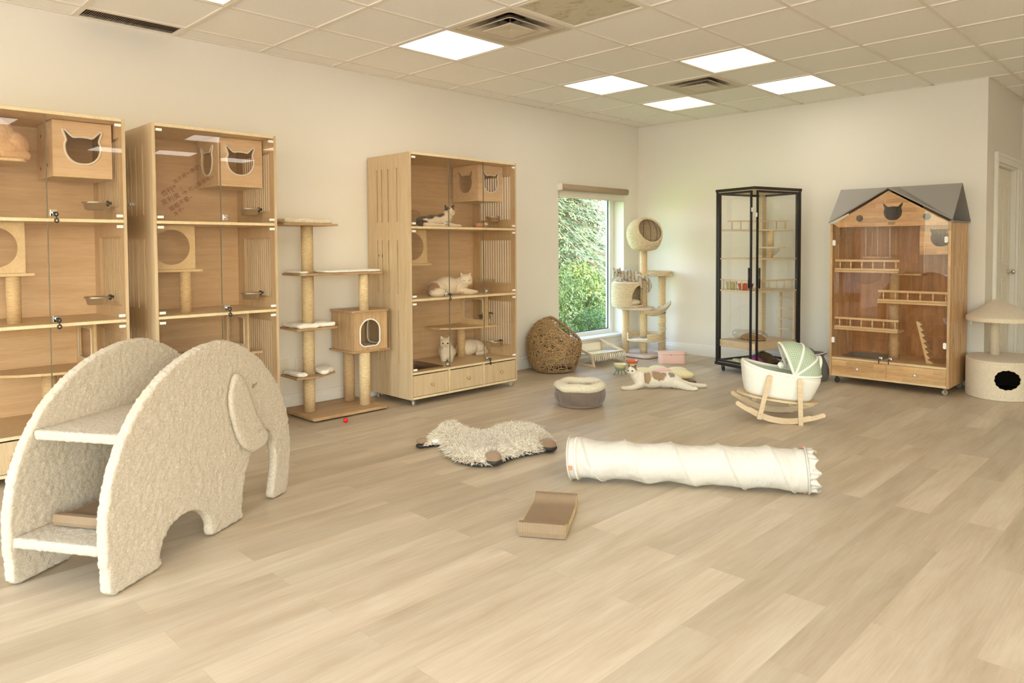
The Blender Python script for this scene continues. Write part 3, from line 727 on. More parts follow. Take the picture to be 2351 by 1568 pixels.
# ------------------------------------------------------------------ the three tall cat cabinets along the left wall
# local frame of a cabinet: x = depth from the wall, y = along the wall, z = up; origin on the floor at the left rear corner
CD, ZB, ZT = 0.58, 0.05, 2.028
ZS = (1.440, 0.857, 0.268)          # front tops of the three fixed shelves
TK = 0.018
def caster(parent, x, y, top, r=0.02, wheel='rubber_clear', fork='chrome', ang=0.0):
    q = MB(); ca, sa = cos(ang), sin(ang)
    q.box(x - .022, x + .022, y - .018, y + .018, top - .004, top)
    for s1 in (-1, 1):
        q.obox((x - sa * .012 * s1 + ca * .006, y + ca * .012 * s1 + sa * .006, (top + r) / 2), (ca, sa, 0), (-sa, ca, 0), (0, 0, 1), .02, .003, top - r + .006)
    f = q.build('caster', fork, parent)
    q = MB(); c = Vector((x + ca * .010, y + sa * .010, r)); ax = Vector((-sa, ca, 0)) * .008
    q.tube([c - ax, c - ax * .9, c + ax * .9, c + ax], [r * .8, r, r, r * .8], 18); q.build('wheel', wheel, f)
    q = MB(); q.tube([c - ax * 1.15, c + ax * 1.15], r * .35, 10); q.build('hub', fork, f)
    return f
def feed_bowl(loc, lab, group='steel bowls clipped inside the cabinets'):
    t = thing('feeding_bowl', lab, 'bowl', loc, group=group)
    q = MB(); q.lathe([(0.0, -.045), (.046, -.045), (.052, -.040), (.060, -.002), (.066, 0), (.066, .003), (.059, .001), (.050, -.038), (0, -.041)], 32); q.build('bowl', 'steel', t)
    q = MB(); q.tube([(.066 * cos(a), .066 * sin(a), -.004) for a in [2 * pi * k / 24 for k in range(24)]], .0035, 6, closed=True); q.build('ring_holder', 'steel', t)
    q = MB(); q.box(-.012, .012, .060, .088, -.010, .006); q.cyl((0, .07, -.02), (0, .07, .012), .008, n=10); q.build('clamp', 'rubber_black', t)
    return t
def lock(parent, x, y, z, key=0):
    q = MB(); q.box(x, x + .010, y - .017, y + .017, z - .018, z + .018); q.tube([(x + .010, y, z), (x + .024, y, z)], .0095, 16)
    f = q.build('lock', 'chrome', parent, bev=.0015)
    if key:
        q = MB(); q.tube([(x + .024, y, z), (x + .038, y + .004, z)], .0035, 6); q.tube([(x + .040, y + .004 + .009 * cos(a), z - .008 + .010 * sin(a)) for a in [2 * pi * k / 12 for k in range(12)]], .0042, 6, closed=True)
        q.tube([(x + .041, y + .004, z - .018), (x + .041, y + .006, z - .034)], .003, 5)
        q.tube([(x + .041, y + .006 + .009 * cos(a), z - .043 + .010 * sin(a)) for a in [2 * pi * k / 12 for k in range(12)]], .0042, 6, closed=True)
        o = q.build('key', 'rubber_black', parent); 
    return f
def cabinet(y0, y1, cols, lab, keys, boxside, circle_post, ajar=False, trays=True, catbox=True, x0=0.02):
    W = y1 - y0
    t = thing('cat_cabinet', lab, 'cabinet', (x0, y0, 0), group='tall glass-fronted cat cabinets')
    XF = CD                                # front plane, local
    fr = lambda h: XF - h
    # side panels with long slots
    def side(y, cols_, name='side_panel'):
        holes = []
        for za, zb in ((1.477, 1.914), (.893, 1.332), (.327, .765)):
            if cols_ == 'left':
                for xx in (.137, .202, .292, .414): holes.append(slot(xx, za, zb, .016))
            else:
                holes.append(rrect(.108, .520, za + .035, zb + .012, .006, 2))
        q = MB(); q.plate([(0, ZB), (XF, ZB), (XF, ZT), (0, ZT)], holes, TK, lambda a, c, h: (a, y + h, c))
        q.build(name, 'ash_vertical', t)
        if cols_ == 'right':
            for za, zb in ((1.477, 1.914), (.893, 1.332), (.327, .765)):
                q = MB(); q.plate([(.106, za + .033), (.522, za + .033), (.522, zb + .014), (.106, zb + .014)], [slot(.122 + .0318 * k, za + .045, zb + .005, .0205, 4) for k in range(13)], .004, lambda a, c, h: (a, y + TK - .004 + h, c)); q.build('slotted_grille', 'ash_vertical', t)
    side(0, 'left'); side(W - TK, 'right')
    q = MB(); q.box(0, .006, TK, W - TK, ZB, ZT); q.build('back_panel', 'ash_horizontal', t)
    q = MB(); q.box(0, XF, TK, W - TK, ZT - TK, ZT); q.build('top_panel', 'ash_edge', t, bev=.001)
    q = MB(); q.box(0, XF, TK, W - TK, ZB, ZB + TK); q.build('bottom_panel', 'ash_edge', t, bev=.001)
    for k, z in enumerate(ZS):
        q = MB()
        if k == 2 and trays:      # bottom shelf with a cut-out for the sunken tray at its left end
            q.plate([(.006, TK), (XF, TK), (XF, W - TK), (.006, W - TK)], [rrect(.12, .50, .07, .40, .03)], TK, lambda a, c, h: (a, c, z - TK + h))
        else: q.box(.006, XF, TK, W - TK, z - TK, z)
        q.build('shelf', 'ash_edge', t, bev=.001)
    if trays:
        q = MB(); q.plate(rrect(.115, .505, .065, .405, .03), [rrect(.13, .49, .08, .39, .03)], .006, lambda a, c, h: (a, c, ZS[2] + h))
        lo = rrect(.13, .49, .08, .39, .03)
        n0 = len(q.v); m_ = len(lo)
        q.v += [(a, c, ZS[2] + .003) for a, c in lo] + [(.31 + (a - .31) * .88, .235 + (c - .235) * .88, ZS[2] - .10) for a, c in lo]
        for i in range(m_): j = (i + 1) % m_; q.f.append((n0 + i, n0 + j, n0 + m_ + j, n0 + m_ + i)); q.sm.append(True)
        q.f.append(tuple(n0 + m_ + i for i in range(m_))); q.sm.append(False)
        q.build('sunken_tray', 'tray_brown', t)
    # drawer bay
    for c in cols[1:-1]:
        q = MB(); q.box(.02, XF - .004, c - y0 - .009, c - y0 + .009, ZB + TK, ZS[2] - TK); q.build('divider', 'ash_edge', t)
    for i in range(len(cols) - 1):
        a = cols[i] - y0 + (.022 if i == 0 else .013); c = cols[i + 1] - y0 - (.022 if i == len(cols) - 2 else .013)
        q = MB(); q.box(XF - .020, XF - .002, a, c, ZB + TK + .004, ZS[2] - TK - .009); q.box(.05, XF - .020, a + .012, c - .012, ZB + TK + .006, ZB + TK + .05)
        d = q.build('drawer', 'ash_vertical', t, bev=.0012)
        q = MB(); q.lathe([(0, 0), (.007, 0), (.006, .010), (.013, .016), (.015, .022), (.011, .028), (0, .029)], 20)
        kn = q.build('knob', 'acacia_front', d); kn.location = (XF - .002, (a + c) / 2, (ZB + ZS[2]) / 2 - .005); kn.rotation_euler = (0, pi / 2, 0)
    # glass doors, three rows
    rows = ((ZS[0], ZT - TK), (ZS[1], ZS[0] - TK), (ZS[2], ZS[1] - TK))
    for r_, (za, zb) in enumerate(rows):
        for i in range(len(cols) - 1):
            a = cols[i] - y0 + (TK + .001 if i == 0 else .0015); c = cols[i + 1] - y0 - (TK + .001 if i == len(cols) - 2 else .0015)
            q = MB(); q.box(0, .005, 0, c - a, za + .003, zb - .003)
            g = q.build('glass_door', 'door_glass', t); g.location = (XF, a, 0)
            hinge_left = (i == 0)
            q = MB()
            if i > 0: q.box(-.0004, .0054, -.0006, .0012, za + .003, zb - .003)
            if i < len(cols) - 2: q.box(-.0004, .0054, c - a - .0012, c - a + .0006, za + .003, zb - .003)
            q.build('glass_edge', 'glass_edge', g)
            if ajar and r_ == 0 and i == 0: g.rotation_euler = (0, 0, radians(-3.2))
            if i in (0, len(cols) - 2):
                for zz in (za + .022, zb - .022):
                    q = MB(); yy = .020 if hinge_left else c - a - .020
                    q.box(-.004, .009, yy - .017, yy + .017, zz - .008, zz + .008); q.build('hinge', 'white_plastic', g, bev=.0015)
            if i == 0 and len(cols) == 4: lock(g, .005, c - a - .030, za + .030, keys.get((r_, i), 0))
            elif i == len(cols) - 2: lock(g, .005, .026, za + .030, keys.get((r_, i), 0))
    # small hanging box with a cat-head entrance, top right
    if catbox:
        ya, yb, xa, xb, za, zb = W - TK - .315, W - TK - .012, .09, .435, 1.697, ZT - TK - .004
        yc = (ya + yb) / 2
        q = MB(); q.plate([(ya, za), (yb, za), (yb, zb), (ya, zb)], [cat_face(yc, 1.862, .20, .20)], .014, lambda a, c, h: (xb - h, a, c)); bx = q.build('nook_box', 'ash_horizontal', t)
        q = MB(); q.box(xa, xb, ya, yb, za - .012, za); q.build('nook_floor', 'ash_edge', bx)
        q = MB()
        hs = [cat_face((xa + xb) / 2, 1.862, .19, .20)] if boxside else []
        q.plate([(xa, za), (xb - .014, za), (xb - .014, zb), (xa, zb)], hs, .012, lambda a, c, h: (a, ya + h, c)); q.build('nook_side', 'ash_horizontal', bx)
        def trim(fr_, lp, name='hole_trim'):
            q = MB(); q.tube([fr_(a, c) for a, c in lp], .0065, 6, closed=True); q.build(name, 'white_piping', bx)
        trim(lambda a, c: (xb + .001, a, c), cat_face(yc, 1.862, .20, .20))
        if boxside == 2: trim(lambda a, c: (a, ya - .001, c), hs[0])
        if not boxside:
            q = MB()
            for a, c in ((xa + .07, za + .05), (xa + .22, za + .06), (xa + .09, zb - .07)): q.cyl((a, ya - .001, c), (a, ya + .001, c), .011, n=14)
            q.build('screw_cap', 'tray_brown', bx)
    # round-hole box in the middle bay, at the left
    if circle_post is not None:
        yo = circle_post[0]; yr = yo + .294
        q = MB(); q.plate([(yo, 1.138), (yr, 1.138), (yr, 1.42), (yo, 1.42)], [circle(yo + .149, 1.280, .112, 48)], .014, lambda a, c, h: (.395 - h, a, c)); bx = q.build('round_hole_panel', 'ash_edge', t)
        q = MB(); q.box(.006, .41, yo, yr + .040, 1.120, 1.137); q.build('ledge', 'ash_edge', t, bev=.002)
        if circle_post[1]:
            q = MB(); q.tube([(.37, yr - .055, ZS[1]), (.37, yr - .055, 1.120)], .036, 24); q.build('scratching_post', 'sisal', t)
    for x in (.06, XF - .035):
        for y in (.05, W - .05): caster(t, x, y, ZB, ang=random.uniform(-1, 1))
    q = MB()
    q.tube([(.15, -.004, 1.555 if y0 < -5 else 1.204), (.20, -.008, 1.555 if y0 < -5 else 1.204)], .004, 6)
    q.box(.148, .156, -.008, 0, (1.545 if y0 < -5 else 1.194), (1.565 if y0 < -5 else 1.214)); q.box(.196, .204, -.010, 0, (1.545 if y0 < -5 else 1.194), (1.565 if y0 < -5 else 1.214))
    q.build('latch', 'chrome', t)
    return t
cabA = cabinet(-7.180, -5.984, [-7.180, -6.775, -6.383, -5.984], 'tall glass-fronted cat cabinet cut off by the left edge of the picture', {(0, 2): 1, (1, 2): 1}, 0, (.433, True))
cabB = cabinet(-5.838, -5.050, [-5.838, -5.436, -5.050], 'narrow two-door glass cat cabinet with handwriting on its top door', {(1, 1): 1}, 2, (.018, True), ajar=True, trays=True)
cabC = cabinet(-3.940, -2.745, [-3.940, -3.541, -3.152, -2.745], 'glass-fronted cat cabinet with three drawers, nearest the window', {(1, 0): 1, (2, 2): 1}, 1, (.018, False))
def extras(t, W, xp, pan_y, tall_platform=False):     # bottom bay: L platform, partition with a window, post
    pass
def platform(t, W, ya, yb, yp, post, rside):
    lp = catmull([(.006, ya), (.20, ya), (.30, ya + .10), (.37, ya + .30), (.375, yb), (.006, yb)], 5)
    lp = [(.006, ya), (.12, ya), (.20, ya + .02), (.29, ya + .12), (.345, ya + .26), (.37, ya + .38), (.38, yb), (.006, yb)]
    q = MB(); q.plate(lp, [], .016, lambda a, c, h: (a, c, .536 + h)); q.build('step_board', 'ash_edge', t, bev=.002)
    q = MB(); q.tube([(post[0], post[1], ZS[2]), (post[0], post[1], .536)], .038, 24); q.build('scratching_post', 'sisal', t)
    q = MB(); q.plate([(.006, .552), (.38, .552), (.38, ZS[1] - TK), (.006, ZS[1] - TK)], [rrect(.06, .33, .60, .79, .02)], .014, lambda a, c, h: (a, yp + h, c)); pn = q.build('partition', 'ash_edge', t)
    q = MB(); q.tube([(a, yp - .001, c) for a, c in rrect(.06, .33, .60, .79, .02)], .004, 5, closed=True); q.build('opening_trim', 'white_piping', pn)
platform(cabC, 1.195, .58, 1.175 - .005, 1.175 - .165, (.18, .87), True)
platform(cabB, .788, .20, .765, .788 - .13, (.18, .47), True)
platform(cabA, 1.195, .58, 1.17, 1.175 - .115, (.18, .87), True)
# high post and lookout in the left cabinet
q = MB(); q.tube([(.36, .58, ZS[0]), (.36, .58, 1.745)], .036, 24); q.build('scratching_post', 'sisal', cabA)
q = MB(); q.plate(rrect(.17, .53, .36, .725, .04), [], .016, lambda a, c, h: (a, c, 1.745 + h)); q.build('lookout_board', 'ash_edge', cabA, bev=.003)
feed_bowl((.43, -6.105, 1.545), 'steel bowl clipped in the top bay of the leftmost cabinet')
feed_bowl((.43, -6.105, .985), 'steel bowl clipped in the middle bay of the leftmost cabinet')
feed_bowl((.43, -5.165, 1.54), 'steel bowl clipped in the top bay of the two-door cabinet')
feed_bowl((.43, -5.165, .965), 'steel bowl clipped in the middle bay of the two-door cabinet')
feed_bowl((.41, -2.86, 1.545), 'steel bowl clipped in the top bay of the three-drawer cabinet')
feed_bowl((.43, -2.86, .405), 'steel bowl clipped low in the bottom bay of the three-drawer cabinet')
feed_bowl((.27, -2.838, .648), 'steel bowl seen through the partition opening of the three-drawer cabinet')
# handwriting on the ajar top door
gd = [c for c in cabB.children if c.name.startswith('glass_door')][0]
def writing(txt, y, z, size, ang):
    cu = bpy.data.curves.new('handwriting', 'FONT'); cu.body = txt; cu.size = size; cu.extrude = .0002; cu.materials.append(MATS['ink']); cu.space_character = 1.05
    o = bpy.data.objects.new('handwriting', cu); COL.objects.link(o); o.parent = gd
    me = bpy.data.meshes.new_from_object(o.evaluated_get(bpy.context.evaluated_depsgraph_get())); bpy.data.objects.remove(o)
    o = bpy.data.objects.new('handwriting', me); COL.objects.link(o); o.parent = gd
    o.matrix_local = Matrix.Translation((.0058, y - .0, z)) @ Matrix(((0, 0, 1, 0), (1, 0, 0, 0), (0, 1, 0, 0), (0, 0, 0, 1))) @ Matrix.Rotation(radians(ang), 4, 'Z')
Y0 = -5.838 + .019
writing('也行', -5.788 - Y0, 1.586, .040, 28)
writing('→', -5.722 - Y0, 1.628, .034, 52)
writing('冻干停一停呀!', -5.715 - Y0, 1.665, .030, 36)
writing('奥利奥', -5.786 - Y0, 1.530, .040, 30)
writing('→', -5.672 - Y0, 1.592, .044, 32)
writing('可以歇很吃~', -5.628 - Y0, 1.622, .031, 34)
writing('貓根不要~', -5.742 - Y0, 1.496, .034, 34)
writing('冻干!', -5.718 - Y0, 1.468, .030, 34)
q = MB(); q.tube([(.0058, -5.692 - Y0, 1.640), (.0058, -5.674 - Y0, 1.650), (.0058, -5.676 - Y0, 1.630)], .0012, 4, closed=True); q.build('drawn_heart', 'ink', gd)
# things standing in the top bay of the three-drawer cabinet
t = thing('clear_litter_box', 'empty clear plastic box at the left end of the top shelf, beside the tuxedo cat', 'plastic box', (.36, -3.812, 1.442))
q = MB(); q.grid(lambda u, v: (.12 * (1 - .12 * v) * (1 if u < .25 or u >= .75 else -1) * 1.0, (.09 if .0 <= u < .5 else -.09) * (1 - .1 * v), .10 * v) , 4, 3, cu=True, smooth=False)
q.box(-.11, .11, -.085, .085, 0, .003); q.build('bin', 'clear_plastic', t, solid=.002, bev=.002)
q = MB(); q.grid(lambda u, v: (-.105 + .21 * u, .082 * cos(pi * v), .10 + .035 * sin(pi * v)), 8, 14); q.build('hood', 'clear_plastic', t, solid=.002)
t = thing('food_dish', 'small peach plastic dish on the top shelf behind the lock', 'dish', (.47, -3.06, 1.442))
q = MB(); q.lathe([(0, 0), (.040, 0), (.055, .038), (.058, .040), (.050, .036), (.037, .006), (0, .005)], 28); q.build('dish', 'bowl_peach', t)
t = thing('clear_carrier_lid', 'clear plastic tub beside the face of the cream cat', 'plastic box', (.38, -2.93, .859))
q = MB(); q.lathe([(0, 0), (.062, 0), (.078, .085), (.092, .115), (.094, .12), (.075, .085), (.058, .004)], 30, sx=1.1); q.build('tub', 'clear_plastic', t)
q = MB(); q.tube([(.1 * cos(a), .092 * sin(a), .12) for a in [2 * pi * k / 30 for k in range(30)]], .0025, 5, closed=True); q.build('rim', 'clear_plastic', t)

# ------------------------------------------------------------------ two-column scratching tree in front of the left wall
t = thing('scratching_tree', 'tall wooden scratching tree with cushioned platforms between the cabinets', 'cat tree', (0, 0, 0))
P1, P2, P3 = (.265, -4.645), (.150, -4.225), (.375, -4.225)
q = MB(); q.plate(rrect(.035, .53, -4.755, -4.105, .03), [], .022, lambda a, c, h: (a, c, .012 + h)); q.build('base_board', 'tree_board', t, bev=.003)
for a, c in ((.08, -4.70), (.08, -4.16), (.48, -4.70), (.48, -4.16)):
    q = MB(); q.cyl((a, c, 0), (a, c, .012), .015, n=12); q.build('foot', 'rubber_black', t)
def post(p, z0, z1, r=.044, m='sisal'):
    q = MB(); q.tube([(p[0], p[1], z0), (p[0], p[1], z1)], r, 28); return q.build('post', m, t)
def board(lp, z, name='platform', th=.016):
    q = MB(); q.plate(lp, [], th, lambda a, c, h: (a, c, z - th + h)); return q.build(name, 'tree_board', t, bev=.003)
def cushion(lp, z, th=.03, mat='sherpa', hole=None, name='cushion', amp=.006):
    q = MB(); q.plate(lp, [hole] if hole else [], th, lambda a, c, h: (a, c, z + h)); o = q.build(name, mat, t); remesh(o, .008, 6, .7, amp * 3.2, .05); return o
zp = (.034, .315, .676, 1.081, 1.452)
post(P1, .034, .299); post(P1, .315, .660); post(P1, .676, 1.065); post(P1, 1.081, 1.436)
post(P2, .034, .446, m='sisal_dark'); post(P3, .034, .446); post(P3, .778, 1.065, .038)
board([(.12, -4.80), (.37, -4.80), (.40, -4.64), (.30, -4.44), (.12, -4.40), (.10, -4.5)], zp[1] + 0)
board(rrect(.10, .40, -4.80, -4.46, .03), zp[2])
board(rrect(.10, .42, -4.78, -4.05, .04), zp[3])
board([(.42, -4.47), (.40, -4.90), (.10, -4.90), (.06, -4.60), (.12, -4.45)], zp[4])
cushion([(.13, -4.79), (.36, -4.79), (.385, -4.72), (.14, -4.72)], zp[1], .030)
cushion([(.16, -4.58), (.36, -4.60), (.38, -4.55), (.30, -4.46), (.13, -4.42)], zp[1], .034)
cushion(rrect(.11, .39, -4.79, -4.47, .03), zp[2], .032, hole=circle(P1[0], P1[1], .05, 20))
cushion(rrect(.12, .41, -4.57, -4.06, .04), zp[3], .018, amp=.004)
cushion(rrect(.12, .41, -4.775, -4.70, .03), zp[3], .018, amp=.004)
cushion([(.39, -4.50), (.38, -4.88), (.12, -4.88), (.09, -4.60), (.14, -4.48)], zp[4], .035, 'plush_cream')
# box house
q = MB(); q.plate([(.055, -4.345), (.40, -4.345), (.40, -3.995), (.055, -3.995)], [], .016, lambda a, c, h: (a, c, .446 + h)); q.build('box_floor', 'tree_board', t, bev=.004)
q = MB(); q.plate(rrect(.055, .40, -4.345, -3.995, .02), [], .016, lambda a, c, h: (a, c, .762 + h)); q.build('box_roof', 'tree_board', t, bev=.004)
def arch(y0, y1, z0, z1):
    r = (y1 - y0) / 2; c = (y0 + y1) / 2
    return [(c + r * cos(pi * k / 14), z1 - r + r * sin(pi * k / 14)) for k in range(15)] + [(y0, z0 + .03), (y0 + .02, z0 + .008), (y0 + .04, z0), (y1 - .04, z0), (y1 - .02, z0 + .008), (y1, z0 + .03)]
q = MB(); ho = arch(-4.268, -4.086, .492, .706); q.plate([(-4.325, .462), (-4.015, .462), (-4.015, .762), (-4.325, .762)], [ho], .012, lambda a, c, h: (.385 - h, a, c)); q.build('box_front', 'tree_box', t)
q = MB(); q.box(.07, .373, -4.325, -4.313, .462, .762); q.build('box_side', 'tree_box', t)
hb = arch(-.03 + .14, .14 + .17, .495, .725)
q = MB(); q.plate([(.07, .462), (.373, .462), (.373, .762), (.07, .762)], [arch(.12, .30, .492, .706)], .012, lambda a, c, h: (a, -4.027 + h, c)); q.build('box_side', 'tree_box', t)
q = MB(); q.box(.07, .082, -4.313, -4.027, .462, .762); q.build('box_back', 'tree_box', t)
q = MB(); q.tube([(.386, a, c) for a, c in ho], .006, 6, closed=True); q.build('entrance_trim', 'white_plastic', t)
q = MB(); q.tube([(a, -4.028, c) for a, c in arch(.12, .30, .492, .706)], .006, 6, closed=True); q.build('side_opening_trim', 'white_plastic', t)
q = MB(); q.plate(rrect(.09, .36, -4.30, -4.04, .03), [], .018, lambda a, c, h: (a, c, .463 + h)); o = q.build('box_cushion', 'sherpa', t); remesh(o, .01, 4)
t = thing('red_ball', 'small bright red openwork ball on the floor before the scratching tree', 'cat toy', (.666, -4.581, .017))
q = MB(); q.ball((0, 0, 0), .0165, 20, 14); q.build('ball', 'ball_red', t)
q = MB()
for k in range(5):
    R_ = Matrix.Rotation(pi * k / 5, 3, 'Z') @ Matrix.Rotation(.4, 3, 'X'); q.tube([R_ @ Vector((.0168 * cos(a), 0, .0168 * sin(a))) for a in [2 * pi * j / 18 for j in range(18)]], .0012, 4, closed=True)
q.build('lattice', 'ball_red', t)

# ------------------------------------------------------------------ fleece elephant step
EP = (2.354, -6.586)             # rear foot of the near panel, on the floor
ED = (-0.5202, 0.8540)
t = thing('elephant_step', 'big cream fleece elephant-shaped cat step in the left foreground', 'cat furniture', (EP[0], EP[1], 0), (0, 0, math.atan2(ED[1], ED[0])))
# local: x = along the panel (rear to trunk), y = inward (away from the camera side), z up.
out = [(-.005, 0), (-.03, .086), (-.040, .165), (-.038, .267), (-.02, .367), (.01, .464), (.062, .560), (.142, .660), (.256, .748), (.382, .808), (.505, .842), (.600, .853), (.693, .847), (.824, .797), (.948, .716), (1.047, .622), (1.116, .529), (1.167, .407), (1.188, .310), (1.190, .196), (1.175, .077), (1.145, 0),
       (1.050, 0), (1.018, .020), (1.030, .09), (1.045, .16), (1.050, .225), (1.030, .31), (.995, .365), (.960, .362), (.905, .325), (.847, .274), (.806, .211), (.782, .127), (.770, .047), (.761, 0),
       (.575, 0), (.545, .016), (.539, .061), (.507, .116), (.446, .152), (.374, .163), (.303, .148), (.258, .105), (.234, .052), (.227, 0)]
def soft(pts, k=4):      # smooth but keep floor line flat
    r = catmull(pts, k); return [(a, max(c, 0.0)) for a, c in r]
outs = soft(out, 3)
for nm, y in (('side_panel', 0.0), ('side_panel', .425)):
    q = MB(); q.plate(outs, [], .046, lambda a, c, h: (a, y + h, c + .004)); o = q.build(nm, 'teddy', t); remesh(o, .0085, 5, .8, .012, .012)
def slab(x0, x1, z0, z1, name):
    q = MB(); q.box(x0, x1, .040, .430, z0, z1); o = q.build(name, 'teddy', t); remesh(o, .0085, 5, .8, .010, .012)
slab(.075, .80, .533, .572, 'upper_step'); slab(-.030, .62, .150, .190, 'lower_step')
q = MB(); q.box(.60, .66, .040, .430, .19, .535); o = q.build('inner_board', 'teddy', t); remesh(o, .0085, 4, .8, .010, .012)
ear = [(.715, .700), (.755, .676), (.781, .632), (.817, .570), (.860, .486), (.915, .412), (.952, .362), (.945, .325), (.900, .305), (.850, .298), (.800, .314), (.742, .358), (.694, .443), (.664, .540), (.661, .611), (.685, .678)]
for nm, y in (('ear', -.030), ('ear', .475)):
    q = MB(); q.plate(catmull(ear, 3), [], .028, lambda a, c, h: (a, y + h, c)); o = q.build(nm, 'teddy', t); remesh(o, .008, 5, .8, .010, .012)
for y in (-.004, .475):
    q = MB(); q.ball((.865, y, .612), (.007, .004, .010), 10, 8); q.tube([(.850, y - .004, .605), (.865, y - .007, .616), (.884, y - .004, .622)], .003, 5); q.build('eye', 'suede_brown', t)
# cardboard scratchers
def scratcher(lab, loc, rz, L_, W_, Hh, matl='cardboard', end='cardboard_edge'):
    s = thing('cardboard_scratcher', lab, 'scratcher', loc, (0, 0, rz), group='corrugated cardboard scratchers')
    prof = [(0, 0), (L_, 0)]
    top = []
    n = 48
    for k in range(n + 1):
        u = 1 - k / n; e_ = min(L_ * u, L_ * (1 - u)); z = Hh * (.56 + .44 * math.exp(-(max(0, e_ - .018) / .040) ** 2) - .10 * max(0, 1 - e_ / .014) ** 2 * 0)
        top.append((L_ * u, z))
    r = Hh * .25
    lp = [(0, .004), (L_, .004)] + [(L_ + .006, Hh * .4)] + top + [(-.006, Hh * .4)]
    q = MB(); q.plate(lp, [], W_, lambda a, c, h: (h, a, c)); o = q.build('corrugated_pad', matl, s, bev=.004)
    for h0 in (-.002, W_): q = MB(); q.plate([(a * .985 + L_ * .0075, c * .95 + .002) for a, c in lp], [], .002, lambda a, c, h: (h0 + h, a, c)); q.build('side_sheet', end, s)
    return s
fl_, fr_ = Vector((3.040, -5.188)), Vector((3.205, -5.083)); bl_ = Vector((2.846, -4.845))
scratcher('wave-shaped cardboard scratcher lying on the floor in front of the white tunnel', (fl_.x, fl_.y, 0), math.atan2(fr_.y - fl_.y, fr_.x - fl_.x), .41, .205, .066)
# the one on the lower step of the elephant (along the elephant's own axes)
ang = math.atan2(ED[1], ED[0])
def eloc(x, y, z):
    return (EP[0] + cos(ang) * x - sin(ang) * y, EP[1] + sin(ang) * x + cos(ang) * y, z)
scratcher('cardboard scratcher lying on the lower step inside the elephant', eloc(.09, .33, .193), ang - pi / 2 + pi, .36, .20, .05) if False else scratcher('cardboard scratcher lying on the lower step inside the elephant', eloc(.10, .37, .193), ang - pi / 2, .38, .22, .046)

# ------------------------------------------------------------------ sheepskin mat
t = thing('sheepskin_mat', 'fluffy cream sheep-shaped mat with brown paws lying on the floor', 'mat', (0, 0, 0))
body = catmull([(1.72, -4.54), (1.90, -4.64), (2.08, -4.68), (2.20, -4.63), (2.235, -4.52), (2.22, -4.36), (2.25, -4.24), (2.25, -4.10), (2.16, -4.00), (2.02, -3.97), (1.90, -4.02), (1.82, -4.10), (1.79, -4.24), (1.70, -4.31), (1.58, -4.28), (1.50, -4.32), (1.50, -4.42), (1.56, -4.50), (1.60, -4.60), (1.64, -4.60), (1.65, -4.52)], 4)
q = MB(); q.plate(body, [], .028, lambda a, c, h: (a, c, .002 + h)); o = q.build('underside', 'nylon_black', t); remesh(o, .010, 5)
inner = [(1.88 + (a - 1.88) * .97, -4.33 + (c + 4.33) * .97) for a, c in body]
def hump(x, y): return .060 + .020 * noise.noise((x * 4.2, y * 4.2, 3.0)) + .045 * math.exp(-((x - 1.64) ** 2 + (y + 4.38) ** 2) / .016) + .040 * math.exp(-((x - 2.00) ** 2 + (y + 4.09) ** 2) / .030)
def inside(p, poly):
    r = False; n = len(poly)
    for i in range(n):
        a, c = poly[i], poly[(i + 1) % n]
        if (a[1] > p[1]) != (c[1] > p[1]) and p[0] < (c[0] - a[0]) * (p[1] - a[1]) / (c[1] - a[1]) + a[0]: r = not r
    return r
def edged(p, poly):
    return min(((Vector(p) - Vector(a)) - (Vector(c) - Vector(a)) * max(0, min(1, (Vector(p) - Vector(a)).dot(Vector(c) - Vector(a)) / max(1e-9, (Vector(c) - Vector(a)).length_squared)))).length for a, c in zip(poly, poly[1:] + poly[:1]))
q = MB()
for ix in range(0, 29):
    for iy in range(0, 27):
        x, y = 1.46 + ix * .03, -4.70 + iy * .03
        if inside((x, y), inner) and edged((x, y), inner) > .012: q.ball((x, y, .03), (.028, .028, max(.012, (.018 + hump(x, y) * min(1.0, sqrt(edged((x, y), inner) / .07)) - .010) - .03 + .004)), 8, 6)
o = q.build('padding', 'sheep_fur', t, recalc=False); remesh(o, .010, 10, .8)
rf = random.Random(5); q = MB(); nt_ = 0
while nt_ < 17000:
    x, y = rf.uniform(1.44, 2.30), rf.uniform(-4.70, -3.96)
    if not inside((x, y), inner): continue
    e = edged((x, y), inner); prof_ = min(1.0, sqrt(e / .07 + .02))
    z = .018 + hump(x, y) * prof_
    base = Vector((x, y, z - .012)); nrm = Vector((rf.gauss(0, .45), rf.gauss(0, .45), .75))
    if e < .04:
        g = Vector((x - 1.88, y + 4.33, 0)).normalized() * (1.2 * (1 - e / .04)); nrm += g; nrm.z *= .4
    nrm.normalize(); L_ = rf.uniform(.028, .052); sd = nrm.orthogonal().normalized(); sd.rotate(Matrix.Rotation(rf.uniform(0, 6.28), 3, nrm)); s2 = nrm.cross(sd); wd_ = rf.uniform(.0022, .0045)
    bend = Vector((rf.gauss(0, .3), rf.gauss(0, .3), -.5)) * L_ * .5; tip = base + nrm * L_ + bend; tip.z = max(tip.z, .006)
    mid = base + nrm * L_ * .6 
    q.add([base + sd * wd_, base - sd * wd_, mid + sd * wd_ * .9 + s2 * wd_ * .3, mid - sd * wd_ * .9 + s2 * wd_ * .3, tip], [(0, 1, 3, 2), (2, 3, 4)], True)
    nt_ += 1
o = q.build('long_fur', 'long_wool', t, recalc=False); o['kind'] = 'stuff'
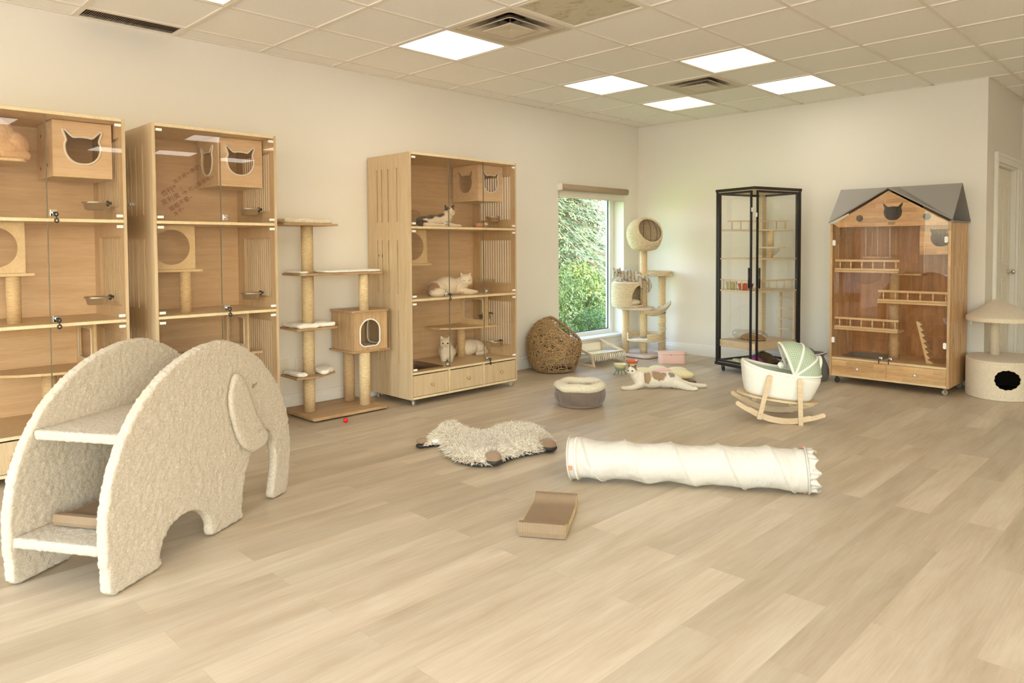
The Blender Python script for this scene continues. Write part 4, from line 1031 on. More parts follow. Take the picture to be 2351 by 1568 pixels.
for c, d, r in (((2.185, -4.545), (.62, -.35), .050), ((2.225, -4.125), (.80, -.15), .050), ((1.61, -4.60), (-.25, -.6), .026)):
    d = Vector((d[0], d[1], 0)).normalized(); q = MB(); M_ = Matrix.Rotation(math.atan2(d.y, d.x), 3, 'Z')
    q.ball((c[0] + d.x * .012, c[1] + d.y * .012, .046), (r * 1.45, r * 1.02, r * .72), 18, 12, M_); o = q.build('paw', 'suede_brown', t, bev=0)
    q = MB(); q.ball((c[0] + d.x * .014, c[1] + d.y * .014, r * .62), (r * 1.5, r * 1.06, r * .60), 18, 12, M_); q.build('paw_underside', 'nylon_black', o)

# ------------------------------------------------------------------ crinkly white tunnel
A_, B_ = Vector((2.690, -4.430)), Vector((3.715, -3.765)); dv = (B_ - A_); Lt = dv.length; RT = .112
t = thing('play_tunnel', 'long crinkly white fabric cat tunnel lying on the floor', 'cat tunnel', (A_.x, A_.y, 0), (0, 0, math.atan2(dv.y, dv.x)))
def tunnel_pt(u, v, off=0.0, relax=True):
    x = Lt * u; a = 2 * pi * v
    ph = (x / .245 - v) % 1.0; dist_ = min(ph, 1 - ph)             # distance to the wire spiral
    sag = 0
    if relax:
        sag = .012 * (1 - math.exp(-(dist_ * 5) ** 2)) + .006 * noise.noise((x * 9 + v * 6, v * 5, 1.3)) + .003 * noise.noise((x * 30, v * 22, 4.3))
        if x < .05 or x > Lt - .05: sag *= .3
    sag_bottom = 0
    r = RT - sag + off
    k = 1 + .03 * sin(x * 5)
    bx = .016 * sin(a) * 0
    top = .02 * (x / Lt)
    z = RT + .004 + r * sin(a) * (1 - .04 * sin(x * 3.1)) 
    if sin(a) < -.8 and .24 < u < .42 and relax: z -= .006 * sin((u - .24) / .18 * pi)
    return Vector((x + .018 * sin(a) * cos(a * 1.0) * 0 + .012 * cos(a + 1) , r * cos(a), max(z, .003)))
q = MB(); q.grid(lambda u, v: tunnel_pt(u, v), 220, 90, cv=True); o = q.build('fabric', 'tunnel_nylon', t, solid=.0012)
q = MB(); n = 46 * 5
pth = []
for k in range(n + 1):
    x = .245 * 4.9 * k / n; v = (x / .245) % 1.0
    if x > Lt: break
    pth.append(tunnel_pt(x / Lt, v, .0015, False))
q.tube(pth, .0042, 6); q.build('spiral_wire', 'tunnel_nylon', t)
for u in (0.002, .998):
    q = MB(); q.tube([tunnel_pt(u, k / 60, .002, False) for k in range(60)], .005, 6, closed=True); q.build('end_ring', 'tunnel_nylon', t)
q = MB(); q.grid(lambda u, v: tunnel_pt(.035 + .0 * u, v, .0022, False) + Vector((.012 * (u - .5), 0, 0)), 2, 60, cv=True); q.build('end_band', 'cream_cloth', t, solid=.001)
for u, v, nm in ((.012, .53, 'leather_tag'), (.985, .25, 'leather_tag'), (.985, .72, 'leather_tag')):
    p = tunnel_pt(u, v, .003, False); a = 2 * pi * v
    q = MB(); q.obox(p, (1, 0, 0), (0, -sin(a), cos(a)), (0, cos(a), sin(a)), .026, .024, .003); q.build(nm, 'leather', t, bev=.001)
q = MB()
def frill(u, v):
    a = 2 * pi * v; r = RT * (1 - .05 * u) + .004 * sin(a * 22) + .008 * u * sin(a * 11); return Vector((Lt + .002 + .045 * u + .012 * sin(a * 9) * u + .012 * cos(a + 1), r * cos(a), max(.004, RT + .004 + r * sin(a) * .97)))
q.grid(frill, 4, 130, cv=True); q.build('lace_frill', 'tunnel_nylon', t, solid=.001)

# ------------------------------------------------------------------ round padded bed
t = thing('donut_bed', 'round cat bed with cream plush rim and grey-brown quilted sides', 'cat bed', (1.53, -2.96, 0))
NL = 10
def wall_(u, v):
    a = 2 * pi * u; puff = abs(sin(a * NL / 2)) ** .45; zz = .022 + .108 * v
    r = .172 + .030 * sin(pi * (v * .62 + .10)) ; r += .016 * (puff - .6) * sin(pi * min(1, max(0, v * .9 + .06)))
    return (r * cos(a), r * sin(a), zz)
q = MB(); q.grid(wall_, 240, 14, cu=True); q.build('quilted_side', 'suede_grey', t, solid=.004)
q = MB(); q.lathe([(0, .001), (.165, .001), (.178, .006), (.182, .016), (.176, .026), (.15, .034), (0, .034)], 60); q.build('base', 'suede_brown', t)
q = MB(); q.grid(lambda u, v: ((.166 + .045 * cos(2 * pi * v) + .003 * sin(6.28 * 7 * u)) * cos(2 * pi * u), (.166 + .045 * cos(2 * pi * v) + .003 * sin(6.28 * 7 * u)) * sin(2 * pi * u), .158 + .036 * sin(2 * pi * v) + .004 * sin(6.28 * 5 * u)), 120, 22, cu=True, cv=True); o = q.build('plush_rim', 'plush_cream', t); tx = bpy.data.textures.new('rim_noise', 'CLOUDS'); tx.noise_scale = .010; md = o.modifiers.new('d', 'DISPLACE'); md.texture = tx; md.strength = .006
q = MB(); q.lathe([(0, .06), (.10, .058), (.14, .075), (.16, .11)], 48); q.build('inner_cushion', 'plush_cream', t)

# ------------------------------------------------------------------ water-hyacinth cat tree in the corner
def braided(b, prof, n, amp=.0068, pitch=.017, th0=0, th1=2 * pi, skip=None, c=(0, 0, 0), sub=5):
    """braid rows follow the profile (r, z); amp = rope relief"""
    L_ = [0]
    for (r0, z0), (r1, z1) in zip(prof, prof[1:]): L_.append(L_[-1] + sqrt((r1 - r0) ** 2 + (z1 - z0) ** 2))
    rows = max(1, round(L_[-1] / pitch)); nv = rows * sub
    def at(s):
        for i in range(len(prof) - 1):
            if s <= L_[i + 1] + 1e-9:
                f = (s - L_[i]) / max(1e-9, L_[i + 1] - L_[i]); r = prof[i][0] + (prof[i + 1][0] - prof[i][0]) * f; z = prof[i][1] + (prof[i + 1][1] - prof[i][1]) * f
                tx_, tz_ = (prof[i + 1][0] - prof[i][0]), (prof[i + 1][1] - prof[i][1]); l = sqrt(tx_ * tx_ + tz_ * tz_) or 1
                return r, z, tz_ / l, -tx_ / l
        return prof[-1][0], prof[-1][1], 1, 0
    full = abs(th1 - th0 - 2 * pi) < 1e-6
    rmax = max(p[0] for p in prof); knots = max(6, round(rmax * (th1 - th0) / .026))
    def fn(u, v):
        s = v * L_[-1]; r, z, nr, nz = at(s); row = s / L_[-1] * rows; ri = min(rows - 1, int(row)); fr = row - ri
        th = th0 + (th1 - th0) * u
        prof_ = abs(sin(pi * fr)) ** .6; kn = abs(sin(pi * (u * knots + .5 * (ri % 2) + (fr - .5) * .55))) ** .5
        d = amp * (prof_ * (.15 + .85 * kn) * 2 - 1)
        return Vector((c[0] + (r + d * nr) * cos(th), c[1] + (r + d * nr) * sin(th), c[2] + z + d * nz))
    b.grid(fn, n, nv, cu=full, skip=skip)
WT = (.42, -.49)
t = thing('wicker_cat_tree', 'corner cat tree of woven water hyacinth with an egg nest on top', 'cat tree', (0, 0, 0))
q = MB(); q.plate(rrect(.07, .615, -.685, -.065, .08, 8), [], .034, lambda a, c, h: (a, c, .002 + h)); o = q.build('base', 'carpet_pink', t); remesh(o, .012, 4, .6, .003, .01)
def wpost(x, y, z0, z1, r=.042, m='sisal'):
    q = MB(); q.tube([(x, y, z0), (x, y, z1)], r, 26); return q.build('post', m, t)
PA, PC = (.245, -.600), (.455, -.165)
wpost(PA[0], PA[1], .034, .548, .042); wpost(WT[0], WT[1], .034, .20); wpost(WT[0], WT[1], .225, .548); wpost(WT[0], WT[1], .575, 1.235)
wpost(PC[0], PC[1], .034, .935, .044, 'sisal')
# oval board carrying the drum
q = MB(); q.plate([(a, c) for a, c in ((lambda p: (.345 + p[0] * .60 + p[1] * .35, -.545 - p[0] * .0 + 0)) (p) if False else (.335 + p[0], -.535 + p[1]) for p in [(.255 * cos(x) * .92 - .145 * sin(x) * .72 * 0, .19 * sin(x) + .10 * cos(x) * 0) for x in [2 * pi * k / 48 for k in range(48)]])], [], .026, lambda a, c, h: (a, c, .549 + h)); o = q.build('oval_platform', 'carpet_pink', t, bev=.006)
DC = (.285, -.605)
# drum with an arched doorway towards the room
def door_skip(p):
    d = Vector((p.x - DC[0], p.y - DC[1])); a = math.degrees(math.atan2(d.y, d.x)) % 360
    a0 = (math.degrees(math.atan2(-7.395 - DC[1], 5.236 - DC[0])) + 44) % 360      # centre of the doorway
    da = ((a - a0 + 180) % 360) - 180; z = p.z - .575
    return abs(da) < 30 and .03 < z < .03 + .185 * sqrt(max(0, 1 - (da / 31) ** 2)) + .035
q = MB(); braided(q, [(.172, .576), (.184, .62), (.186, .74), (.180, .858)], 300, c=(DC[0], DC[1], 0), skip=lambda p: door_skip(p)); q.build('drum', 'hyacinth', t, solid=.006)
q = MB(); q.lathe([(0, .848), (.168, .852), (.178, .860), (.168, .868), (0, .866)], 48, (DC[0], DC[1], 0)); q.build('drum_top', 'carpet_pink', t)
q = MB(); q.ball((DC[0] + .02, DC[1] - .02, .63), (.14, .14, .05), 24, 12); q.build('drum_cushion', 'plush_beige', t)
# egg nest
EC = Vector((.42, -.47, 1.405)); on = (Vector((.718, .696, 0)) * .36 + Vector((.67, -.735, 0)) * .80 + Vector((0, 0, .38))).normalized()
q = MB(); eg = [(.0001, -.178), (.07, -.176), (.135, -.160), (.172, -.110), (.196, -.04), (.202, .02), (.190, .08), (.160, .13), (.115, .165), (.06, .185), (.0001, .190)]
braided(q, eg, 300, c=tuple(EC), skip=lambda p: (p - EC).normalized().dot(on) > .640); q.build('egg_nest', 'hyacinth', t, solid=.006)
q = MB(); rim = []
sx_ = on.orthogonal().normalized(); sy_ = on.cross(sx_)
for k in range(60):
    a = 2 * pi * k / 60; d = (on * .640 + (sx_ * cos(a) + sy_ * sin(a)) * sqrt(1 - .640 ** 2)).normalized()
    rr = 1 / sqrt((d.x ** 2 + d.y ** 2) / .200 ** 2 + d.z ** 2 / (.188 ** 2)); rim.append(EC + d * rr)
q.tube(rim, .007, 8, closed=True); q.build('nest_rim', 'hyacinth', t)
q = MB()
for k in range(14):
    a = 2 * pi * k / 14; pth = [EC + Vector((r_ * .965 * cos(a), r_ * .965 * sin(a), z_ * .965)) for r_, z_ in catmull([Vector(p) for p in eg], 3, False)]
    seg = []
    for p in pth:
        if (p - EC).normalized().dot(on) < .625: seg.append(p)
        elif len(seg) > 1: q.tube(seg, .003, 5); seg = []
        else: seg = []
    if len(seg) > 1: q.tube(seg, .003, 5)
q.build('nest_ribs', 'rattan_dark', t)
q = MB(); q.ball((EC.x, EC.y, EC.z - .13), (.13, .13, .03), 20, 10); q.build('nest_cushion', 'rattan_dark', t)
# upper ring tray
RC = (.385, -.185)
def tray(cx, cy_, z, r, h, name, mat_='hyacinth', gap=None, fmat='plush_beige'):
    def sk(p):
        if not gap: return False
        a = math.degrees(math.atan2(p.y - cy_, p.x - cx)) % 360; da = ((a - gap[0] + 180) % 360) - 180
        return abs(da) < gap[1] and p.z > z + .02
    q = MB(); braided(q, [(r - .004, z), (r, z + h * .5), (r - .002, z + h)], 260, c=(cx, cy_, 0), skip=sk); o = q.build(name, mat_, t, solid=.008)
    q = MB(); q.lathe([(0, z + .004), (r - .01, z + .004), (r - .008, z + .018), (r * .6, z + .024), (0, z + .024)], 40, (cx, cy_, 0)); q.build(name + '_floor', fmat, t)
tray(RC[0], RC[1], .925, .183, .052, 'upper_tray')
tray(.455, -.515, .192, .195, .085, 'lower_tray', gap=((math.degrees(math.atan2(-7.395 + .515, 5.236 - .455)) - 32) % 360, 40), fmat='sherpa')
# hammock between the two posts
hc = Vector((.515, -.40, .56)); hx_ = Vector((.718, .696, 0)); hy_ = Vector((.67, -.735, 0))
def ham(u, v):
    a, c = (u - .5) * 2, (v - .5) * 2
    k = max(0, 1 - .25 * c * c); 
    z = .045 * a * a * a * a - .085 * (1 - a * a) * (1 - .75 * c * c) + .02 * a
    return hc + hx_ * a * .185 * (1 - .12 * c * c) + hy_ * c * .13 * (1 - .35 * a * a) + Vector((0, 0, z))
q = MB(); q.grid(ham, 40, 30); o = q.build('hammock', 'plush_beige', t, solid=.006)
q = MB(); q.grid(lambda u, v: ham(u, .5 + v * .56) + Vector((0, 0, -.006)) + hy_ * .004 + Vector((0, 0, .0035 * abs(sin(u * 60)) * (1 if int(v * 8) % 2 else -1))), 120, 16); q.build('hammock_weave', 'hyacinth', t, solid=.003)
q = MB(); q.tube([ham(u / 20, 1.0) for u in range(21)], .004, 5); q.tube([ham(u / 20, 0.0) for u in range(21)], .004, 5); q.build('hammock_edge', 'cream_rope', t)
q = MB(); q.tube([ham(1, .5), ham(1, .5) + Vector((-.03, .03, .012))], .003, 5); q.build('hammock_cord', 'rubber_black', t)
q = MB(); q.tube([ham(0, .5), ham(0, .5) + Vector((-.01, .01, -.035))], .003, 5); q.build('hammock_cord', 'rubber_black', t)
# rope laced around the right post
q = MB(); pts = []
for k in range(150):
    f = k / 149; a = f * 2 * pi * 3.6; z = .05 + .42 * f; s1 = 1
    pts.append((PC[0] + .049 * cos(a), PC[1] + .049 * sin(a), z))
q.tube(pts, .0045, 6); pts = [(PC[0] + .050 * cos(-a * 2 * pi * 2.0), PC[1] + .050 * sin(-a * 2 * pi * 2.0), .30 + .20 * a) for a in [k / 60 for k in range(61)]]; q.tube(pts, .0045, 6)
q.tube([(PC[0] + .03 + .05 * cos(a), PC[1] - .12 + .03 * sin(a), .042) for a in [k * .3 for k in range(24)]], .0045, 6); q.build('lacing_rope', 'cream_rope', t)
q = MB(); q.tube([(PC[0], PC[1], .475), (PC[0], PC[1], .56)], .0455, 24); q.build('felt_sleeve', 'suede_brown', t)

# ------------------------------------------------------------------ rattan cave
BC = Vector((.30, -1.905, 0)); t = thing('rattan_cave', 'round rattan cat cave of loosely woven brown strands under the window', 'cat basket', tuple(BC))
bn = (Vector((.718, .696, 0)) * .60 + Vector((.67, -.735, 0)) * .10 + Vector((0, 0, .80))).normalized(); bcen = Vector((0, 0, .27))
def egg_r(d):   # radius of the basket surface along direction d from bcen
    a, c = (.275, .285) if d.z > 0 else (.275, .40)
    return 1 / sqrt((d.x ** 2 + d.y ** 2) / a ** 2 + d.z ** 2 / c ** 2)
rb = random.Random(3)
def strands(n, rad, dr, name, mat_):
    q = MB()
    for k in range(n):
        for _ in range(60):
            d = Vector((rb.gauss(0, 1), rb.gauss(0, 1), rb.gauss(0, 1))).normalized()
            p = bcen + d * egg_r(d)
            if p.z > .015 and d.dot(bn) < .66: break
        tv = d.orthogonal().normalized(); tv.rotate(Matrix.Rotation(rb.gauss(0, .9) if k % 3 else rb.uniform(0, 6.3), 3, d)) 
        if k % 3:
            tv = Vector((-d.y, d.x, 0)); tv = tv.normalized() if tv.length > .01 else d.orthogonal().normalized(); tv.rotate(Matrix.Rotation(rb.gauss(0, .55), 3, d))
        pts = []; off = rb.uniform(-dr, dr); curv = rb.gauss(0, .10)
        for s_ in range(rb.randint(12, 30)):
            p = bcen + d * (egg_r(d) + off + .005 * sin(s_ * 1.3))
            if p.z < .012 or d.dot(bn) > .69: break
            pts.append(p.copy())
            d = (d + tv * .075).normalized(); tv = (tv - d * tv.dot(d)).normalized(); tv.rotate(Matrix.Rotation(curv + rb.gauss(0, .10), 3, d))
        if len(pts) > 3: q.tube(pts, rad * rb.uniform(.75, 1.2), 5)
    return q.build(name, mat_, t, recalc=False)
strands(470, .0036, .007, 'woven_strands', 'rattan')
q = MB(); sx_ = bn.orthogonal().normalized(); sy_ = bn.cross(sx_); rim = []
for k in range(70):
    a = 2 * pi * k / 70; d = (bn * .68 + (sx_ * cos(a) + sy_ * sin(a)) * sqrt(1 - .68 ** 2)).normalized(); rim.append(bcen + d * egg_r(d))
q.tube(rim, .008, 8, closed=True); q.tube([p + bn * .009 for p in rim], .005, 6, closed=True); q.build('rim', 'rattan', t)
q = MB()
for z_, r_ in ((.012, .198), (.028, .204)): q.tube([(r_ * cos(a), r_ * sin(a), z_) for a in [2 * pi * k / 50 for k in range(50)]], .007, 6, closed=True)
q.build('base_ring', 'rattan', t)
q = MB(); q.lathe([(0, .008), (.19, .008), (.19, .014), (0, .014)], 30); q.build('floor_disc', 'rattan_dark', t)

# ------------------------------------------------------------------ low wooden hammock lounger with tassels
HFL, HFR = Vector((.500, -1.495)), Vector((.556, -.990)); hv = HFR - HFL; HW = hv.length
t = thing('hammock_lounger', 'low wooden cat lounger with white cloth and tassel fringe under the window', 'cat hammock', (HFL.x, HFL.y, 0), (0, 0, math.atan2(hv.y, hv.x)))
# local x: left->right, local y: towards the wall
DB = .43
for x in (0.0, HW - .018):
    q = MB()
    front = [(0, 0), (-.0, .022), (.045, .128), (.066, .128 + .0), (.03, .022)]
    outer = [(0, 0), (.030, .130), (.045, .142), (DB - .055, .222), (DB - .030, .222), (DB - .052, .062), (DB - .080, .062), (DB - .068, .190), (.062, .118), (.036, .024), (DB - .01, .024), (DB, .004)]
    q.plate([(a, c) for a, c in [(0, 0), (.030, .130), (.040, .138), (DB - .045, .222), (DB - .022, .218), (DB - .05, .024), (DB, .022), (DB, 0)]], [[(.058, .112), (.034, .026), (DB - .075, .026), (DB - .052, .192)]], .018, lambda a, c, h: (x + h, a, c)); q.build('side_frame', 'beech', t, bev=.003)
for y, z, nm in ((.045, .118, 'front_rail'), (DB - .045, .205, 'back_rail'), (DB - .058, .085, 'middle_rail')):
    q = MB(); q.tube([(.018, y, z), (HW - .018, y, z)], .010, 10); q.build(nm, 'beech', t)
def seat(u, v):
    y = .030 + (DB - .10) * v; z = .136 - .030 * sin(pi * min(1, v * 1.0)) * sin(pi * u) - .035 * v
    return (.02 + (HW - .04) * u, y, z)
q = MB(); q.grid(seat, 20, 16); q.build('seat_cloth', 'sherpa', t, solid=.004)
q = MB(); q.plate(circle(HW * .45, .20, .085, 30, .06), [], .003, lambda a, c, h: (a, c, .113 + h)); q.build('round_patch', 'petal_yellow', t)
q = MB(); q.grid(lambda u, v: (.02 + (HW - .04) * u, DB - .07 + .028 * v, .098 + .118 * v), 10, 4); q.build('back_cloth', 'cream_cloth', t, solid=.004)
rg = random.Random(9)
for k in range(17):
    x = .03 + (HW - .05) * k / 16; q = MB()
    for s_ in range(7):
        a = rg.uniform(0, 6.28); rr = rg.uniform(.002, .011); L_ = rg.uniform(.055, .075)
        q.tube([(x, .022, .128), (x + rr * cos(a) * .5, .014 + rr * sin(a) * .5, .108), (x + rr * cos(a) * 1.1 + rg.uniform(-.003, .003), .010 + rr * sin(a), .128 - L_)], [.003, .0034, .0026], 5)
    q.build('tassel', 'cream_rope', t)

# ------------------------------------------------------------------ bowls on legs, pink bin, flower cushion
def leg_bowl(lab, loc, col, base, leg, rz):
    s = thing('raised_bowl', lab, 'bowl', loc, (0, 0, rz), group='raised pet bowls by the hammock lounger')
    q = MB(); q.lathe([(0, .062), (.030, .062), (.052, .078), (.066, .108), (.068, .111), (.064, .110), (.046, .082), (0, .072)], 36); q.build('bowl', col, s)
    q = MB(); q.lathe([(0, .050), (.040, .050), (.050, .058), (.056, .076), (.053, .078), (.046, .066), (0, .060)], 32); q.build('collar', base, s)
    for k in range(4):
        a = pi / 4 + k * pi / 2; q = MB(); q.tube([(.034 * cos(a), .034 * sin(a), .054), (.064 * cos(a), .064 * sin(a), .003)], [.007, .0055], 8); q.build('leg', leg, s)
leg_bowl('cream food bowl on sage green legs beside the tassel fringe', (.955, -1.655, 0), 'bowl_cream', 'bowl_green', 'bowl_green', .2)
leg_bowl('orange food bowl on legs behind the cream one', (.905, -1.385, 0), 'bowl_orange', 'bowl_cream', 'pine', .5)
pA, pB = Vector((.905, -.865)), Vector((1.110, -.665)); pv = pB - pA
t = thing('pink_bin', 'lidded pale pink plastic box on the floor below the woven cat tree', 'storage box', (pA.x - .03, pA.y + .03, 0), (0, 0, math.atan2(pv.y, pv.x)))
LW = pv.length
q = MB(); q.plate(rrect(0, LW, 0, .145, .035, 6), [], .098, lambda a, c, h: (a, c, .001 + h)); q.build('box', 'pink_plastic', t, bev=.004)
q = MB(); q.plate(rrect(-.004, LW + .004, -.004, .149, .038, 6), [], .026, lambda a, c, h: (a, c, .101 + h)); q.build('lid', 'pink_plastic', t, bev=.006)
q = MB(); q.ball((LW * .42, -.004, .098), .0045, 10, 8); q.build('lid_button', 'hole_dark', t)
t = thing('flower_cushion', 'pale yellow flower-shaped cushion with pink centre behind the lying cat', 'cushion', (1.345, -1.50, 0))
for k in range(6):
    a = .3 + 2 * pi * k / 6; q = MB(); q.ball((.185 * cos(a), .185 * sin(a), .044), (.125, .100, .042), 24, 14, Matrix.Rotation(a, 3, 'Z')); q.build('petal', 'petal_yellow', t)
q = MB(); q.ball((0, 0, .055), (.095, .095, .045), 24, 14); q.build('flower_centre', 'petal_pink', t)

# ------------------------------------------------------------------ rocking cradle
t = thing('rocking_cradle', 'small rocking pet cradle with green checked hood and white fleece sides', 'pet cradle', (2.870, -2.335, .005), (0, radians(6.5), math.atan2(.55, .836)))
# local x towards the hood, y away from the camera
def rocker(y):
    top, bot = [], []
    for k in range(33):
        x = -.29 + .58 * k / 32; ax = abs(x)
        z = .47 - sqrt(.47 ** 2 - x * x)
        if ax > .19: z -= .55 * (ax - .19) ** 1.5 * .9
        w_ = .021 - (.004 if ax > .2 else 0)
        top.append((x, z + w_ * 2)); bot.append((x, z))
    def cap_(s1): zc = (top[-1][1] + bot[-1][1]) / 2; r_ = (top[-1][1] - bot[-1][1]) / 2; return [(s1 * (.29 + r_ * sin(pi * k / 8)), zc - r_ * cos(pi * k / 8)) for k in range(1, 8)]
    endR = cap_(1); endL = cap_(-1)[::-1]
    q = MB(); q.plate(bot + endR + top[::-1] + endL, [], .018, lambda a, c, h: (a, y - .009 + h, c)); q.build('rocker', 'pine', t, bev=.004)
rocker(-.185); rocker(.185)
def slat(p0, p1, y, w_=.032, nm='leg'):
    p0, p1 = Vector((p0[0], 0, p0[1])), Vector((p1[0], 0, p1[1])); d = (p1 - p0).normalized(); n_ = Vector((d.z, 0, -d.x)) * w_ / 2
    lp = [p0 - n_, p0 + n_] + [p1 + n_ * cos(a) + d * w_ / 2 * sin(a) for a in [pi * k / 8 for k in range(9)]]
    q = MB(); q.plate([(p.x, p.z) for p in lp], [], .014, lambda a, c, h: (a, y + h, c)); o = q.build(nm, 'pine', t, bev=.002)
    for f in (.12, .5):
        c = p0.lerp(p1, f); q = MB(); q.tube([(c.x, y - .0015, c.z), (c.x, y + .0155, c.z)], .0035, 8); q.build('bolt', 'chrome', o)
slat((-.135, .012), (-.100, .325), -.210); slat((.150, .012), (.105, .325), -.210)
slat((-.135, .012), (-.100, .325), .196); slat((.150, .012), (.105, .325), .196)
q = MB(); q.plate([(.285 * cos(a), .186 * sin(a)) for a in [2 * pi * k / 60 for k in range(60)]], [], .013, lambda a, c, h: (a, c, .150 + h)); q.build('oval_board', 'pine', t, bev=.003)
def supe(a, rx, ry, n_=2.6):
    return (math.copysign(abs(cos(a)) ** (2 / n_), cos(a)) * rx, math.copysign(abs(sin(a)) ** (2 / n_), sin(a)) * ry)
def rimz(x): return .345 + .035 * max(0, -x / .26) ** 2 - .02 * max(0, x / .26)
def tub(u, v, o_=0.0):
    a = 2 * pi * u; f = .80 + .20 * min(1, v * 1.1) ** .7
    x, y = supe(a, (.275 - o_) * f, (.178 - o_) * f); z0 = .168
    return (x, y, z0 + (rimz(x) - z0) * v)
q = MB(); q.grid(lambda u, v: tub(u, v), 80, 10, cu=True); q.lathe([(0, .168), (.8, .168)], 80, sx=0, sy=0)
o = q.build('basket_outside', 'sherpa', t, solid=.012); tx = bpy.data.textures.new('sherpa_noise', 'CLOUDS'); tx.noise_scale = .012; md = o.modifiers.new('d', 'DISPLACE'); md.texture = tx; md.strength = .004
q = MB(); q.plate([supe(2 * pi * k / 60, .222, .145) for k in range(60)], [], .018, lambda a, c, h: (a, c, .164 + h)); q.build('mattress', 'green_lining', t, bev=.004)
q = MB(); q.grid(lambda u, v: tub(u, v, .020), 80, 8, cu=True); q.build('lining', 'green_lining', t, solid=.004)
q = MB(); q.tube([(lambda p: (p[0], p[1], rimz(p[0]) + .006))(supe(2 * pi * k / 80, .270, .174)) for k in range(80)], .013, 8, closed=True); q.build('rim_piping', 'sherpa', t)
XP, ZP, RH, YH = .075, .345, .225, .168
def arch_pt(phi, s_, grow=1.0):
    a = pi * s_; y = -math.copysign(abs(cos(a)) ** .72, cos(a)) * YH; rad = (abs(sin(a)) ** .62) * RH * grow
    return Vector((XP + rad * sin(phi), y, ZP + rad * cos(phi)))
phis = [radians(x) for x in (-26, 14, 48, 86)]
grow = [1.0, .98, .93, .88]
def hood_seg(k):
    def fn(u, v):
        ph = phis[k] + (phis[k + 1] - phis[k]) * v; g = grow[k] + (grow[k + 1] - grow[k]) * v + .02 * sin(pi * v)
        return arch_pt(ph, u, g)
    q = MB(); q.grid(fn, 40, 8); o = q.build('hood_panel', 'check_cloth', t, solid=.004)
    me = o.data; uvl = me.uv_layers.new(name='uv')
    # cloth coordinates in metres: arc length along the hood and across the panel
    arc = [0]
    for i in range(40): arc.append(arc[-1] + (fn((i + 1) / 40, .5) - fn(i / 40, .5)).length)
    for p in me.polygons:
        for li in p.loop_indices:
            vi = me.loops[li].vertex_index; i, j = divmod(vi, 9); uvl.data[li].uv = (arc[i], (fn(.5, j / 8) - fn(.5, 0)).length * (.35 + .65 * sin(pi * i / 40)))
for k in range(3): hood_seg(k)
for k in range(4):
    q = MB(); q.tube([arch_pt(phis[k], s_ / 40, grow[k] + .01) for s_ in range(41)], .0095, 8); q.build('hood_piping', 'sherpa', t)
q = MB(); q.grid(lambda u, v: arch_pt(phis[0] + (phis[3] - phis[0]) * v, u, (grow[0] + (grow[3] - grow[0]) * v) * .93), 30, 16); q.build('hood_lining', 'cream_cloth', t, solid=.002)
q = MB(); q.tube([(XP - .075, -.01, ZP + .175), (XP - .075, -.01, ZP + .07)], .0012, 5); q.build('hanging_cord', 'cream_rope', t); q = MB(); q.ball((XP - .075, -.01, ZP + .045), .026, 16, 12); q.build('hanging_pompom', 'sherpa', t)
q = MB(); q.tube(catmull([Vector(p) for p in ((.235, -.10, .37), (.255, -.075, .45), (.258, 0, .485), (.255, .075, .45), (.235, .10, .37))], 5, False), .013, 8); q.build('carry_handle', 'sherpa', t)

# ------------------------------------------------------------------ soft grey pot-shaped bed between tower and house
t = thing('soft_vase_bed', 'dark grey soft vase-shaped cat bed with white piping behind the cradle', 'cat bed', (2.455, -.60, 0))
q = MB(); q.grid(lambda u, v: (lambda r, z: ((r + .006 * noise.noise((cos(6.28 * u) * 2, sin(6.28 * u) * 2, z * 9))) * cos(2 * pi * u), (r) * sin(2 * pi * u), z))(*[( .100, .0), (.122, .02), (.130, .07), (.120, .13), (.100, .18), (.080, .215), (.074, .230), (.088, .248), (.108, .258)][round(v * 8)]), 40, 8, cu=True); o = q.build('body', 'felt_grey', t, solid=.006); md = o.modifiers.new('s', 'SUBSURF'); md.levels = 1; md.render_levels = 1
q = MB(); q.tube([(.110 * cos(a) * (1 + .05 * sin(3 * a)), .110 * sin(a), .260 + .010 * sin(2 * a + 1)) for a in [2 * pi * k / 50 for k in range(50)]], .0042, 6, closed=True); q.build('piping', 'white_piping', t)
q = MB(); q.ball((-.085, .05, .235), (.065, .05, .055), 20, 12); q.build('tuft', 'felt_grey', t)
q = MB(); q.lathe([(0, .002), (.10, .002), (.10, .010), (0, .010)], 30); q.build('bottom', 'felt_grey', t)

# ------------------------------------------------------------------ black-framed glass tower
TW, TD, TT = .503, .667, 1.842
t = thing('glass_tower', 'tall black-framed glass cat tower with two doors standing before the back wall', 'cat cabinet', (1.505, -.770, 0), (0, 0, -.27))
F_ = .022
q = MB(); q.plate(rrect(-.008, TW + .008, -.008, TD + .008, .004, 1), [], .030, lambda a, c, h: (a, c, .062 + h)); q.build('base_frame', 'black_frame', t, bev=.002)
q = MB(); q.plate(rrect(-.006, TW + .006, -.006, TD + .006, .004, 1), [], .026, lambda a, c, h: (a, c, TT - .026 + h)); q.build('top_frame', 'black_frame', t, bev=.002)
q = MB(); q.box(.01, TW - .01, .01, TD - .01, TT - .034, TT - .0265); q.build('ceiling_board', 'plywood', t)
q = MB(); q.box(.012, TW - .012, .012, TD - .012, .0925, .097); q.build('floor_mat', 'plush_beige', t)
for a, c, nm in ((0, 0, 1), (TW - F_, TD - F_, 1)):
    q = MB(); q.box(a, a + F_, c, c + F_, .092, TT - .026); q.build('corner_post', 'black_frame', t, bev=.001)
q = MB(); q.box(.012, .072, TD - .072, TD - .012, .097, TT - .034); q.build('wooden_post', 'plywood', t, bev=.002)
